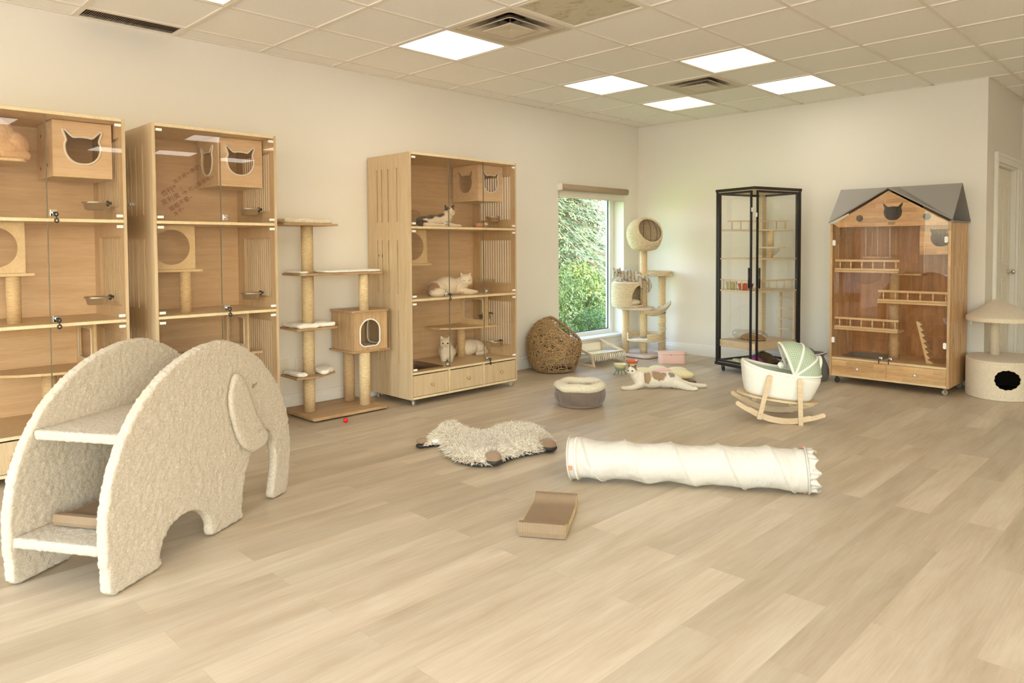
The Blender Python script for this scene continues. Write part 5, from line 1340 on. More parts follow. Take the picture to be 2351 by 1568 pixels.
def gframe(p0, p1, nm, hinge=None, inset=0.0, z0=.098, z1=TT - .036, fw=.020):
    p0, p1 = Vector(p0), Vector(p1); d = (p1 - p0); L_ = d.length; d.normalize(); n_ = Vector((-d.y, d.x))
    fr = lambda a, c, h: (p0.x + d.x * a + n_.x * h, p0.y + d.y * a + n_.y * h, c)
    q = MB(); q.plate([(0, z0), (L_, z0), (L_, z1), (0, z1)], [[(fw, z0 + fw), (L_ - fw, z0 + fw), (L_ - fw, z1 - fw), (fw, z1 - fw)]], .014, fr); o = q.build(nm, 'black_frame', t, bev=.001)
    q = MB(); q.plate([(fw - .003, z0 + fw - .003), (L_ - fw + .003, z0 + fw - .003), (L_ - fw + .003, z1 - fw + .003), (fw - .003, z1 - fw + .003)], [], .004, lambda a, c, h: fr(a, c, .005 + h)); q.build('glass_pane', 'tower_glass', o)
    return o, fr, L_
o, fr, L_ = gframe((.024, .002), (TW - .040, .002), 'glass_door')
q = MB(); q.tube([fr(L_ - .010, .86, -.022), fr(L_ - .010, 1.06, -.022)], .009, 10); q.tube([fr(L_ - .010, .88, -.022), fr(L_ - .010, .88, .0)], .005, 6); q.tube([fr(L_ - .010, 1.04, -.022), fr(L_ - .010, 1.04, .0)], .005, 6); q.build('handle', 'black_frame', o)
q = MB(); q.plate([(L_ - .006, 1.60), (L_ + .004, 1.60), (L_ + .004, 1.64), (L_ - .006, 1.64)], [], .018, fr); q.build('magnet', 'white_plastic', o)
o, fr, L_ = gframe((TW - .002, .040), (TW - .002, TD - .024), 'glass_door')
q = MB(); q.tube([fr(.010, .86, -.022), fr(.010, 1.06, -.022)], .009, 10); q.tube([fr(.010, .88, -.022), fr(.010, .88, .0)], .005, 6); q.tube([fr(.010, 1.04, -.022), fr(.010, 1.04, .0)], .005, 6); q.build('handle', 'black_frame', o)
q = MB(); q.plate([(-.004, 1.55), (.006, 1.55), (.006, 1.59), (-.004, 1.59)], [], .018, fr); q.build('magnet', 'white_plastic', o)
gframe((.016, TD - .004), (.016, .026), 'rear_panel'); gframe((TW - .026, TD - .016), (.004, TD - .016), 'rear_panel')
def tshelf(lp, z, th, nm='shelf', m_='plywood'):
    q = MB(); q.plate(lp, [], th, lambda a, c, h: (a, c, z - th + h)); return q.build(nm, m_, t, bev=.002)
def trail(p0, p1, z, h, n, nm='railing', m_='pine'):
    p0, p1 = Vector(p0), Vector(p1); q = MB(); d = (p1 - p0).normalized(); L_ = (p1 - p0).length; c = (p0 + p1) / 2
    q.obox((c.x, c.y, z + h), (d.x, d.y, 0), (-d.y, d.x, 0), (0, 0, 1), L_, .012, .014); o = q.build(nm, m_, t, bev=.001)
    for k in range(n):
        p = p0 + (p1 - p0) * ((k + .5) / n); q = MB(); q.tube([(p.x, p.y, z), (p.x, p.y, z + h - .006)], .007, 8); q.build('spindle', m_, o)
tri = [(.028, .05), (.07, .045), (TW - .07, TD - .04), (TW - .07, TD - .03), (.075, TD - .03), (.075, TD - .075), (.028, TD - .075)]
tshelf(tri, 1.440, .016); trail((.085, .075), (TW - .09, TD - .06), 1.440, .082, 7)
full = [(.028, .03), (.24, .045), (TW - .05, .12), (TW - .028, .30), (TW - .03, TD - .03), (.075, TD - .03), (.075, TD - .075), (.028, TD - .075)]
tshelf(full, 1.150, .016)
full2 = [(.028, .02), (TW - .04, .02), (TW - .022, .04), (TW - .022, TD - .03), (.075, TD - .03), (.075, TD - .075), (.028, TD - .075)]
tshelf(full2, .832, .018); trail((.035, .030), (TW - .06, .030), .832, .098, 5); trail((TW - .030, .07), (TW - .030, TD - .04), .832, .098, 5)
tshelf(full2, .322, .070, 'thick_platform', 'pine')
q = MB(); q.tube([(.34, .40, 1.150), (.34, .40, 1.238)], .030, 18); q.tube([(.30, .46, 1.262), (.30, .46, 1.424)], .030, 18); q.build('scratching_post', 'sisal', t)
q = MB(); q.plate(circle(.32, .42, .150, 40), [circle(.30, .42, .115, 36)], .014, lambda a, c, h: (a, c, 1.246 + h)); o = q.build('ring_board', 'plywood', t)
q = MB(); q.grid(lambda u, v: (.30 + .116 * sin(pi / 2 * v) * cos(2 * pi * u), .42 + .116 * sin(pi / 2 * v) * sin(2 * pi * u), 1.246 - .085 * cos(pi / 2 * v)), 30, 10, cu=True); q.build('clear_dome', 'clear_plastic', o, solid=.002)
q = MB()
for x, y in ((.30, .615), (TW - .035, .615)): q.obox((x, y, .57), (1, 0, 0), (0, 1, 0), (0, 0, 1), .018, .022, .48)
o = q.build('ladder', 'beech', t)
for z in (.42, .52, .63, .74):
    q = MB(); q.plate([(.30, .60), (TW - .035, .60), (TW - .05, .56), (.32, .56)], [], .012, lambda a, c, h: (a, c, z + h)); q.build('rung', 'beech', o, bev=.002)
for a, c in ((.05, .05), (TW - .05, .05), (.05, TD - .05), (TW - .05, TD - .05)): caster(t, a, c, .062, r=.022, wheel='rubber_black', fork='black_frame', ang=random.uniform(-1, 1))
TM = Matrix.Translation((1.505, -.770, 0)) @ Matrix.Rotation(-.27, 4, 'Z')
def tloc(x, y, z): return tuple(TM @ Vector((x, y, z)))
s = thing('plastic_bowl', 'rust red scalloped bowl on the railed shelf inside the glass tower', 'bowl', tloc(.29, .115, .833))
q = MB(); q.grid(lambda u, v: ((.055 + .022 * v) * (1 + .02 * v * cos(9 * 2 * pi * u)) * cos(2 * pi * u), (.055 + .022 * v) * (1 + .02 * v * cos(9 * 2 * pi * u)) * sin(2 * pi * u), .062 * v + .004 * v * cos(9 * 2 * pi * u)), 72, 6, cu=True); q.build('bowl', 'bowl_red', s, solid=.003)
q = MB(); q.lathe([(0, .002), (.054, .002), (.054, .005), (0, .005)], 30); q.build('bottom', 'bowl_red', s)
s = thing('plastic_bowl', 'pale green bowl at the left end of the railed shelf inside the glass tower', 'bowl', tloc(.085, .13, .833))
q = MB(); q.grid(lambda u, v: ((.045 + .012 * v) * cos(2 * pi * u), (.045 + .012 * v) * sin(2 * pi * u), .072 * v + .003 * v * cos(8 * 2 * pi * u)), 60, 6, cu=True); q.build('bowl', 'bowl_sage', s, solid=.003)
q = MB(); q.lathe([(0, .002), (.044, .002), (.044, .005), (0, .005)], 30); q.build('bottom', 'bowl_sage', s)
s = thing('kibble_bag', 'clear plastic bag of brown pellets on the thick platform of the glass tower', 'bag', tloc(.235, .24, .324), (0, 0, -.27 + .35))
q = MB(); q.grid(lambda u, v: ((.185) * sin(pi * min(max(v, .02), .98)) ** .6 * cos(2 * pi * u), .095 * sin(pi * min(max(v, .02), .98)) ** .6 * sin(2 * pi * u), .003 + .048 * (1 - cos(pi * v)) + .030 * noise.noise((u * 9, v * 6, 2)) * sin(pi * v)), 40, 16, cu=True); q.build('bag_film', 'clear_plastic', s, solid=.001)
q = MB(); q.grid(lambda u, v: (.03 + .135 * sqrt(max(0.0, 1 - (1 - v) ** 2 * 0)) * v * cos(2 * pi * u), .075 * v * sin(2 * pi * u), .006 + .058 * sqrt(max(0, 1 - v * v)) + .004 * noise.noise((u * 20, v * 20, 0))), 60, 20, cu=True); q.lathe([(0, .006), (.075, .006)], 20, (.03, 0, 0), 1.8, 1.0); o = q.build('pellets', 'kibble', s); o['kind'] = 'stuff'
for k, (x, y) in enumerate(((.19, .09), (.262, .055), (.30, .12))):
    s = thing('food_can', ('low gold food tin at the left on the floor of the glass tower', 'low gold food tin in the middle on the floor of the glass tower', 'low gold food tin nearest the brown bag in the glass tower')[k], 'can', tloc(x, y, .098), group='food tins on the tower floor')
    q = MB(); q.lathe([(0, 0), (.030, 0), (.031, .003), (.031, .030), (.030, .033), (0, .032)], 28); q.build('tin', 'can_label', s); q = MB(); q.lathe([(0, .0325), (.028, .0325), (.030, .036), (.027, .035), (0, .0345)], 28); q.build('lid', 'chrome', s)
def pillow_bag(nm, lab, loc, rz, L_, W_, Hh, m_):
    s = thing(nm, lab, 'bag', loc, (0, 0, rz)); q = MB()
    q.grid(lambda u, v: (L_ * (u - .5), W_ * (v - .5) * (1 - .1 * sin(pi * u)), .002 + Hh * (sin(pi * u) ** .5) * (sin(pi * v) ** .5) + .012 * noise.noise((u * 5, v * 5, L_)) * sin(pi * v) * sin(pi * u)), 30, 20); q.grid(lambda u, v: (L_ * (u - .5), W_ * (v - .5) * (1 - .1 * sin(pi * u)), .001), 4, 4)
    q.build('packet', m_, s); q = MB(); q.box(L_ / 2 - .002, L_ / 2 + .018, -W_ * .46, W_ * .46, .001, .003); q.build('sealed_edge', m_, s)
pillow_bag('food_packet', 'dark brown shiny food packet lying on the floor of the glass tower', tloc(.27, .40, .098), -.4, .28, .20, .090, 'brown_bag')
pillow_bag('food_packet', 'purple food packet at the right on the floor of the glass tower', tloc(.385, .150, .098), .30, .16, .13, .085, 'purple_bag')

# ------------------------------------------------------------------ house-shaped cabinet
HX, HY, HWd, HDp, HZ0, HZ1 = 2.612, -.650, .988, .560, .066, 1.462
t = thing('house_cabinet', 'acacia wood cat cabinet shaped like a house with a grey gabled roof', 'cat cabinet', (HX, HY, 0))
W, D = HWd, HDp
def hside(x, nm):
    holes = [slot(y, za, zb, .014) for za, zb in ((.92, 1.285), (.34, .74)) for y in (.10, .135, .36, .395)]
    q = MB(); q.plate([(0, HZ0), (D, HZ0), (D, HZ1), (0, HZ1)], holes, .02, lambda a, c, h: (x + h, a, c)); q.build(nm, 'acacia_side', t)
hside(0, 'side_panel'); hside(W - .02, 'side_panel')
q = MB(); q.box(.02, W - .02, D - .012, D, HZ0, HZ1); q.build('back_panel', 'acacia_back', t)
q = MB(); q.box(.02, W - .02, .006, D - .012, HZ0, HZ0 + .02); q.build('bottom_panel', 'acacia_trim', t)
q = MB(); q.plate([(.02, .006), (W - .02, .006), (W - .02, D - .012), (.02, D - .012)], [rrect(.07, .43, .10, .42, .04)], .02, lambda a, c, h: (a, c, .222 + h)); q.build('cabinet_floor', 'acacia_trim', t, bev=.001)
q = MB(); lo = rrect(.075, .425, .105, .415, .035); n_ = len(lo)
q.v += [(a, c, .246) for a, c in rrect(.06, .44, .09, .43, .045)] + [(a, c, .243) for a, c in lo] + [(.25 + (a - .25) * .88, .26 + (c - .26) * .88, .150) for a, c in lo]
for r_ in (0, 1):
    for i in range(n_): j = (i + 1) % n_; q.f.append((r_ * n_ + i, r_ * n_ + j, (r_ + 1) * n_ + j, (r_ + 1) * n_ + i)); q.sm.append(True)
q.f.append(tuple(2 * n_ + i for i in range(n_))); q.sm.append(False); q.build('sunken_tray', 'tray_grey', t)
q = MB(); q.box(W / 2 - .010, W / 2 + .010, .010, .30, HZ0 + .02, .222); q.build('divider', 'acacia_trim', t)
for a, c in ((.022, W / 2 - .004), (W / 2 + .004, W - .022)):
    q = MB(); q.box(a, c, .001, .020, HZ0 + .020, .220); d = q.build('drawer', 'acacia_front', t, bev=.0015)
    q = MB(); q.lathe([(0, 0), (.005, 0), (.005, .012), (.010, .014), (.011, .022), (0, .024)], 18); kn = q.build('knob', 'white_plastic', d); kn.location = ((a + c) / 2 + .0, .001, .150); kn.rotation_euler = (pi / 2, 0, 0)
# gable front with cat-head window, two round holes and the lettering
GZ, GAP = 1.437, 1.748
q = MB(); q.plate([(.065, GZ), (W - .022, GZ), (W - .022, HZ1 + .005), (W / 2 + .0, GAP), (.022, HZ1 + .005), (.065, GZ + .001)], [cat_face(.530, 1.565, .165, .155), circle(.252, 1.513, .031, 28), circle(.802, 1.513, .031, 28)], .014, lambda a, c, h: (a, .012 + h, c)); gb = q.build('gable_board', 'acacia_front', t)
# the engraved letters: Z I, a small cat-like stroke, Z I
def stroke(lp, nm='lettering'):
    q = MB(); q.plate(lp, [], .0012, lambda a, c, h: (.492 + a * .0265 / 1.0, .0112 + h, 1.458 + c * .021)); return q
Zl = lambda x: [(x, 1), (x + .95, 1), (x + .95, .86), (x + .36, .17), (x + .95, .17), (x + .95, 0), (x, 0), (x, .14), (x + .58, .83), (x, .83)]
Il = lambda x: [(x, 0), (x + .24, 0), (x + .24, 1), (x, 1)]
q = MB()
for lp in (Zl(0), Il(1.10), [(1.34, 1), (1.60, .35), (1.52, .05), (1.34, .1)], [(1.50, 1), (1.78, 1), (2.30, .30), (2.10, .25)], [(1.70, .15), (2.2, -.05), (1.75, -.08)], Zl(1.95), Il(3.05)):
    q.plate(lp, [], .0012, lambda a, c, h: (.492 + a * .0175, .0108 + h, 1.452 + c * .021))
q.build('lettering', 'lettering', gb)
# pentagonal glass doors
def hdoor(x0, x1, left):
    za = .246
    zt = lambda x: HZ1 - .010 + (GAP - HZ1) * (1 - abs(x - W / 2) / (W / 2)) - .006
    q = MB(); q.plate([(x0, za), (x1, za), (x1, zt(x1)), (x0, zt(x0))], [], .005, lambda a, c, h: (a, .0005 + h, c)); g = q.build('glass_door', 'door_glass', t)
    xh = x0 + .012 if left else x1 - .012
    for zz in (1.295 if left else 1.315, .40 if left else .425):
        q = MB(); q.plate(rrect(xh - .013, xh + .013, zz - .026, zz + .026, .010), [], .011, lambda a, c, h: (a, -.004 + h, c)); q.build('hinge', 'white_plastic', g)
    xl = x1 - .040 if left else x0 + .036
    q = MB(); q.box(xl - .015, xl + .015, -.010, .0, .252, .284); q.tube([(xl, -.010, .268), (xl, -.024, .268)], .0105, 16); lk = q.build('lock', 'chrome', g, bev=.0015)
    q = MB(); q.tube([(xl, -.024, .268), (xl - .005, -.036, .262)], .003, 6); q.tube([(xl - .006 + .0 * k, -.036, .262 - .007 * k) for k in range(6)], .005, 6); q.build('key', 'rubber_black', g)
hdoor(.022, W / 2 - .0015, True); hdoor(W / 2 + .0015, W - .022, False)
# railed shelves
def rail_shelf(x0, x1, z, depth, y0=.045):
    q = MB(); q.box(x0, x1, y0, y0 + depth, z - .018, z); q.box(x0 + .004, x1 + .006, y0 - .004, y0 + .02, z + .002, z + .020); o = q.build('shelf', 'acacia_trim', t, bev=.002)
    q = MB(); q.box(x0 + .006, x1 + .008, y0 - .002, y0 + .016, z + .080, z + .100); q.build('hand_rail', 'acacia_trim', o, bev=.002)
    n = 6
    for k in range(n):
        x = x0 + .05 + (x1 - x0 - .07) * k / (n - 1); q = MB(); q.lathe([(.006, 0), (.008, .006), (.004, .012), (.009, .026), (.010, .034), (.005, .046), (.007, .052), (.006, .060)], 12, (x, y0 + .007, z + .020)); q.build('spindle', 'acacia_trim', o)
rail_shelf(.022, .570, 1.042, .20); rail_shelf(.400, W - .022, .774, .20); rail_shelf(.022, .570, .512, .20)
q = MB(); q.plate([(.20, .25), (.45, .25), (.45, .46), (.20, .46)], [], .016, lambda a, c, h: (a, c, 1.150 + h)); o = q.build('hanging_step', 'acacia_side', t)
for x, y in ((.22, .27), (.43, .27), (.22, .44), (.43, .44), (.325, .27)):
    q = MB(); q.tube([(x, y, 1.166), (x, y, HZ1)], .007, 8); q.build('rod', 'pine', o)
q = MB(); q.grid(lambda u, v: (.27 + .135 * sin(pi / 2 * v) * cos(2 * pi * u), .145 + .095 * sin(pi / 2 * v) * sin(2 * pi * u), 1.022 - .105 * cos(pi / 2 * v)), 36, 12, cu=True); q.build('clear_dome', 'clear_plastic', t, solid=.002)
for z0, z1 in ((.242, .494), (.512, 1.00)):
    q = MB(); q.tube([(.475, .27, z0), (.475, .27, z1)], .045, 26); q.build('scratching_post', 'sisal_dark', t)
q = MB(); q.box(.45, .70, .25, .42, 1.000, 1.016); q.build('landing', 'acacia_side', t)
q = MB(); q.box(.735, .75, .10, D - .012, 1.190, HZ1); q.plate([(.735, 1.190), (W - .022, 1.190), (W - .022, 1.436), (.735, 1.436)], [cat_face(.895, 1.335, .165, .155)], .014, lambda a, c, h: (a, .06 + h, c)); q.box(.735, W - .022, .074, D - .012, 1.190, 1.204); q.build('nook_box', 'acacia_front', t)
q = MB(); st = [(0, 0)]
ztop = .56
lp = []
for k in range(7):
    f = k / 7; lp += [(.705 + .085 * (1 - f) + .085 * 0 + .012, .245 + .34 * f), (.705 + .085 * (1 - f) - .0 + .050, .245 + .34 * f + .012)]
lp = [(.775, .243), (.690, .600), (.702, .604)] + [p for k in range(7) for p in ((.706 + .011 * k + .034, .575 - .048 * k), (.706 + .011 * k + .012, .562 - .048 * k))] + [(.84, .243)]
q.plate(lp, [], .10, lambda a, c, h: (a, .15 + h, c)); q.build('toothed_ramp', 'acacia_trim', t, bev=.001)
for a, c in ((.045, .05), (W - .05, .05), (.045, D - .05), (W - .05, D - .05)): caster(t, a, c, HZ0, r=.024, wheel='rubber_black' if a < .1 else 'rubber_clear', fork='black_frame' if a < .1 else 'chrome', ang=random.uniform(-1, 1))
# roof: main ridge along the wall, one cross gable to the front
RZ, EZ = 1.792, 1.476; y0, y1, ym = -.012, D + .010, D / 2; x0, x1 = -.012, W + .014
rf_ = MB(); th = .010
def rslab(b, pts, t_=.010):
    p = [Vector(a) for a in pts]; n_ = (p[1] - p[0]).cross(p[2] - p[0]).normalized() * t_
    if n_.z < 0: n_ = -n_
    m_ = len(p); b.add([*p, *[a + n_ for a in p]], [tuple(range(m_)), tuple(range(2 * m_ - 1, m_ - 1, -1))] + [(i, (i + 1) % m_, m_ + (i + 1) % m_, m_ + i) for i in range(m_)])
xm = W / 2
q = MB(); rslab(q, [(x0, y1, EZ), (x1, y1, EZ), (x1, ym, RZ), (x0, ym, RZ)]); q.build('rear_slope', 'roof_grey', t)
q = MB(); rslab(q, [(x0, y0, EZ), (xm, ym, RZ - .002), (x0, ym, RZ)]); q.build('front_left_slope', 'roof_grey', t)
q = MB(); rslab(q, [(x1, y0, EZ), (x1, ym, RZ), (xm, ym, RZ - .002)]); q.build('front_right_slope', 'roof_grey', t)
q = MB(); rslab(q, [(x0, y0, EZ), (xm, y0, GAP + .018), (xm, ym, RZ - .004)]); q.build('gable_left_slope', 'roof_grey', t)
q = MB(); rslab(q, [(x1, y0, EZ), (xm, y0, GAP + .018), (xm, ym, RZ - .004)]); q.build('gable_right_slope', 'roof_grey', t)
q = MB(); q.plate([(x0, .035), (.06, .035), (.06, D - .05), (W - .06, D - .05), (W - .06, .035), (W + .001, .035), (W + .001, y0), (x1, y0), (x1, y1), (x0, y1)], [], .010, lambda a, c, h: (a, c, EZ - .013 + h)); q.build('eave_board', 'roof_grey', t)
q = MB(); q.box(.30, .70, ym - .03, ym - .01, 1.50, 1.76); q.build('attic_shade_sheet', 'hole_dark', t)  # dark sheet behind the cat-head opening, its colour standing in for attic shade

# ------------------------------------------------------------------ plush condo by the door
CC = Vector((3.905, -.205))
t = thing('plush_condo', 'cream plush cat condo with dark round hole and parasol roof beside the door', 'cat condo', (CC.x, CC.y, 0))
AX, BX = .268, .350
holec = Vector((.085, -.33, .172))
def cskip(p):
    if p.y > 0: return False
    return ((p.x - holec.x) / .084) ** 2 + ((p.z - holec.z) / .080) ** 2 < 1 + .05 * sin(14 * math.atan2(p.z - holec.z, p.x - holec.x))
q = MB(); q.grid(lambda u, v: (AX * cos(pi + pi * u), BX * sin(pi + pi * u), .03 + .265 * v), 420, 110, skip=cskip); q.grid(lambda u, v: (AX * cos(pi * u), BX * sin(pi * u), .03 + .265 * v), 80, 2); o = q.build('drum', 'plush_beige', t, solid=.012)
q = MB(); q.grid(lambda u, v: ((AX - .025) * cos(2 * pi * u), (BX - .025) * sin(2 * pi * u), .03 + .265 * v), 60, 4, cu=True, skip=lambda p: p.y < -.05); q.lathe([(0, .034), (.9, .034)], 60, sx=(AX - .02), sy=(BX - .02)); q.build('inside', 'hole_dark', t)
def eplate(nm, z, th, g, m_='plush_beige'):
    q = MB(); q.plate([((AX + g) * cos(a), (BX + g) * sin(a)) for a in [2 * pi * k / 90 for k in range(90)]], [], th, lambda a, c, h: (a, c, z + h)); o = q.build(nm, m_, t, bev=.006); return o
eplate('base', .002, .030, .006); eplate('top', .292, .024, .006)
PX, PY = -.095, .135
q = MB(); q.tube([(PX, PY, .314), (PX, PY, .66)], .038, 24); q.build('post', 'plush_beige', t)
def cone_(u, v):
    k = min(v / .92, 1); return (PX * (1 - k) + (AX + .01) * k * cos(2 * pi * u), PY * (1 - k) + (BX + .02) * k * sin(2 * pi * u), .800 - .135 * k ** 1.1 - .03 * max(0, (v - .92)) / .08)
q = MB(); q.grid(cone_, 90, 24, cu=True); q.grid(lambda u, v: ((AX + .01) * v * cos(2 * pi * u), (BX + .02) * v * sin(2 * pi * u), .636), 90, 3, cu=True); q.build('parasol_roof', 'plush_beige', t)
for x, y, L_ in ((-.20, -.22, .05), (.10, -.33, .03), (.04, -.35, .02)):
    q = MB(); q.tube([(x, y, .645), (x + .004, y - .003, .645 - L_ * .5), (x - .002, y, .645 - L_)], .004, 6); q.build('frayed_cord', 'cream_rope', t)

# ------------------------------------------------------------------ cats
def cone_ear(q, base, f, u, r, tilt, s, size=1.0):
    """triangular ear: base point, head axes, tilt outward (+/-1), s = head size"""
    up = (u * .90 + r * tilt * .42 - f * .05).normalized(); side = (r * .9 - u * tilt * .35).normalized(); fo = f
    h = s * .78 * size; w_ = s * .40 * size
    rings = []
    for k in range(7):
        v = k / 6; c = base + up * h * (v - .15); ww = w_ * (1 - max(0, v)) ** .85 + .0022; dd = s * .13 * (1 - v) + .0022
        rings.append([c + side * ww * cos(a) + fo * dd * sin(a) for a in [2 * pi * j / 12 for j in range(12)]])
    n0 = len(q.v)
    for rg_ in rings: q.v += [tuple(p) for p in rg_]
    for i in range(6):
        for j in range(12): q.f.append((n0 + i * 12 + j, n0 + i * 12 + (j + 1) % 12, n0 + (i + 1) * 12 + (j + 1) % 12, n0 + (i + 1) * 12 + j)); q.sm.append(True)
    q.f.append(tuple(n0 + j for j in reversed(range(12)))); q.sm.append(False); q.f.append(tuple(n0 + 72 + j for j in range(12))); q.sm.append(False)
def limb(q, pts, rs): 
    q.tube(catmull([Vector(p) for p in pts], 4, False), [rs[min(int(i / 4), len(rs) - 1)] + (rs[min(int(i / 4) + 1, len(rs) - 1)] - rs[min(int(i / 4), len(rs) - 1)]) * ((i % 4) / 4) for i in range((len(pts) - 1) * 4 + 1)], 12)
    q.ball(pts[0], rs[0], 12, 8); q.ball(pts[-1], rs[-1], 12, 8)
def paw(q, c, d, r):
    d = Vector(d).normalized(); s_ = d.cross(Vector((0, 0, 1))).normalized()
    q.ball(c, (r, r, r * .75), 12, 8)
    for k in (-1.2, -.4, .4, 1.2): q.ball(Vector(c) + d * r * .7 + s_ * k * r * .45, (r * .34, r * .34, r * .4), 8, 6)
def make_cat(lab, loc, rz, m_, head, blobs, limbs, paws=(), voxel=.0045, eyes='open', flat=False, nose='nose_pink', eyecol='eye_green', ears=1.0, group=None, inner=True, whisk=True, body_extra=None):
    t = thing('cat', lab, 'cat', loc, (0, 0, rz)); q = MB()
    for c, r, ang_ in blobs: q.ball(c, r, 28, 18, Matrix.Rotation(ang_, 3, 'Z') if not isinstance(ang_, Matrix) else ang_)
    for pts, rs in limbs: limb(q, pts, rs)
    for c, d, r in paws: paw(q, c, d, r)
    if head:
        hc_, f, s = Vector(head[0]), Vector(head[1]).normalized(), head[2]; r = f.cross(Vector((0, 0, 1))).normalized(); u = r.cross(f).normalized()
        roll = head[3] if len(head) > 3 else 0
        Rm = Matrix.Rotation(roll, 3, f); r = Rm @ r; u = Rm @ u
        B = Matrix((r, f, u)).transposed()
        q.ball(hc_, (s * 1.02, s * .92, s * .88), 28, 18, B)                       # skull
        for k in (-1, 1): q.ball(hc_ + r * k * s * .48 + f * s * .28 - u * s * .30, (s * .50, s * .48, s * .46), 16, 12, B)      # cheeks
        mz = .62 if flat else .80
        for k in (-1, 1): q.ball(hc_ + r * k * s * .16 + f * s * mz - u * s * .30, (s * .26, s * .26, s * .20), 14, 10, B)
        q.ball(hc_ + f * s * (mz - .04) - u * s * .46, (s * .20, s * .20, s * .14), 12, 8, B)        # chin
        q.ball(hc_ + f * s * (mz - .06) - u * s * .08, (s * .20, s * .26, s * .22), 12, 8, B)        # nose bridge
        for k in (-1, 1): cone_ear(q, hc_ + r * k * s * .58 + u * s * .72, f, u, r, k, s, ears)
    o = q.build('body', m_, t, recalc=True); remesh(o, voxel, 3, .5, .005, .014)
    if head:
        for k in (-1, 1):
            ec = hc_ + r * k * s * .40 + f * s * (.80 if not flat else .82) + u * s * .04
            if eyes == 'open':
                e = MB(); e.ball(ec, (s * .19, s * .08, s * .15), 16, 10, B @ Matrix.Rotation(-k * .18, 3, 'Z')); eo = e.build('eye', eyecol, t); e = MB(); e.ball(ec + f * s * .062, (s * .055, s * .03, s * .12), 10, 8, B @ Matrix.Rotation(-k * .18, 3, 'Z')); e.build('pupil', 'eye_dark', eo)
                e = MB(); e.tube([ec + r * (a * s * .20) + u * s * (.12 - .16 * a * a) + f * s * .055 for a in (-1, -.5, 0, .5, 1)], s * .022, 5); e.build('eyelid', 'eye_dark', eo)
            else:
                e = MB(); e.tube([ec + r * (a * s * .19) + u * s * (-.05 + .10 * a * a + .05 * a * k) + f * s * .065 for a in (-1, -.5, 0, .5, 1)], s * .028, 5); e.build('closed_eye', 'eye_dark', t)
        nf = mz + .20
        e = MB(); e.ball(hc_ + f * s * nf - u * s * .17, (s * .085, s * .05, s * .06), 12, 8, B); e.build('nose', nose, t)
        e = MB(); p0 = hc_ + f * s * (nf + .035) - u * s * .34
        e.tube([p0 + u * s * .10, p0], s * .014, 4); e.tube([p0 + r * s * .17 - u * s * .05 - f * s * .05, p0, p0 - r * s * .17 - u * s * .05 - f * s * .05], s * .014, 4); e.build('mouth', 'suede_brown', t)
        if inner:
            for k in (-1, 1):
                up = (u * .90 + r * k * .42 - f * .05).normalized(); side = (r * .9 - u * k * .35).normalized(); b0 = hc_ + r * k * s * .58 + u * s * .72 + f * s * .125
                e = MB(); hh = s * .52 * ears; e.add([b0 - side * s * .24 * ears - up * .0, b0 + side * s * .24 * ears, b0 + up * hh - f * s * .08, b0 + up * .15 * hh + f * s * .015, b0 - side * s * .24 * ears - f * .003, b0 + side * s * .24 * ears - f * .003, b0 + up * hh - f * s * .11], [(0, 1, 3), (1, 2, 3), (2, 0, 3), (4, 6, 5), (0, 4, 5, 1), (1, 5, 6, 2), (2, 6, 4, 0)]); e.build('inner_ear', nose, t)
    return t
# 1. white and brown cat stretched on the floor; local x = head to tail, y = away from the camera
ang1 = math.atan2(.75, .66) - .0
br_, gy = (150, 118, 88), (196, 170, 138)
furmat('fur_floor_cat', (242, 230, 208), [((-.028, .085, .225), (.045, .05, .07), (122, 94, 70)), ((.035, .055, .200), (.034, .05, .045), (122, 94, 70)), ((.050, .080, .165), (.030, .04, .04), (136, 104, 76)), ((.145, .02, .105), (.035, .06, .055), (176, 144, 108)), ((.245, .04, .125), (.070, .08, .052), (168, 138, 106)), ((.36, .05, .125), (.035, .05, .02), (150, 132, 118)), ((.56, .14, .04), (.075, .05, .05), (110, 84, 68))])
make_cat('white cat with brown patches lying stretched out on the floor', (1.480, -2.190, 0), math.atan2(.70, .71), 'fur_floor_cat',
 ((.012, .045, .166), (-.55, -.80, -.04), .044), [((.085, .065, .085), (.068, .062, .078), 0), ((.20, .07, .078), (.115, .072, .074), 0), ((.33, .072, .072), (.115, .068, .070), 0), ((.40, .075, .060), (.070, .062, .058), 0), ((.045, .055, .118), (.045, .048, .055), 0)],
 [([(.08, .03, .05), (.02, .0, .022), (-.055, -.012, .018)], [.036, .024, .018]), ([(.10, .06, .04), (.05, .035, .018), (-.02, .03, .016)], [.034, .02, .016]),
  ([(.40, .05, .05), (.47, -.02, .030), (.545, -.065, .016)], [.050, .032, .018]), ([(.42, .09, .045), (.53, .06, .026), (.66, .065, .018)], [.050, .028, .018]),
  ([(.44, .11, .05), (.52, .15, .03), (.59, .14, .03)], [.026, .028, .024]), ([(.02, .05, .15), (.06, .06, .09)], [.036, .05])],
 [((-.075, -.014, .020), (-1, 0, 0), .024), ((.550, -.070, .019), (1, -.6, 0), .024), ((.665, .066, .020), (1, 0, 0), .024)], eyes='open', eyecol='eye_dark')
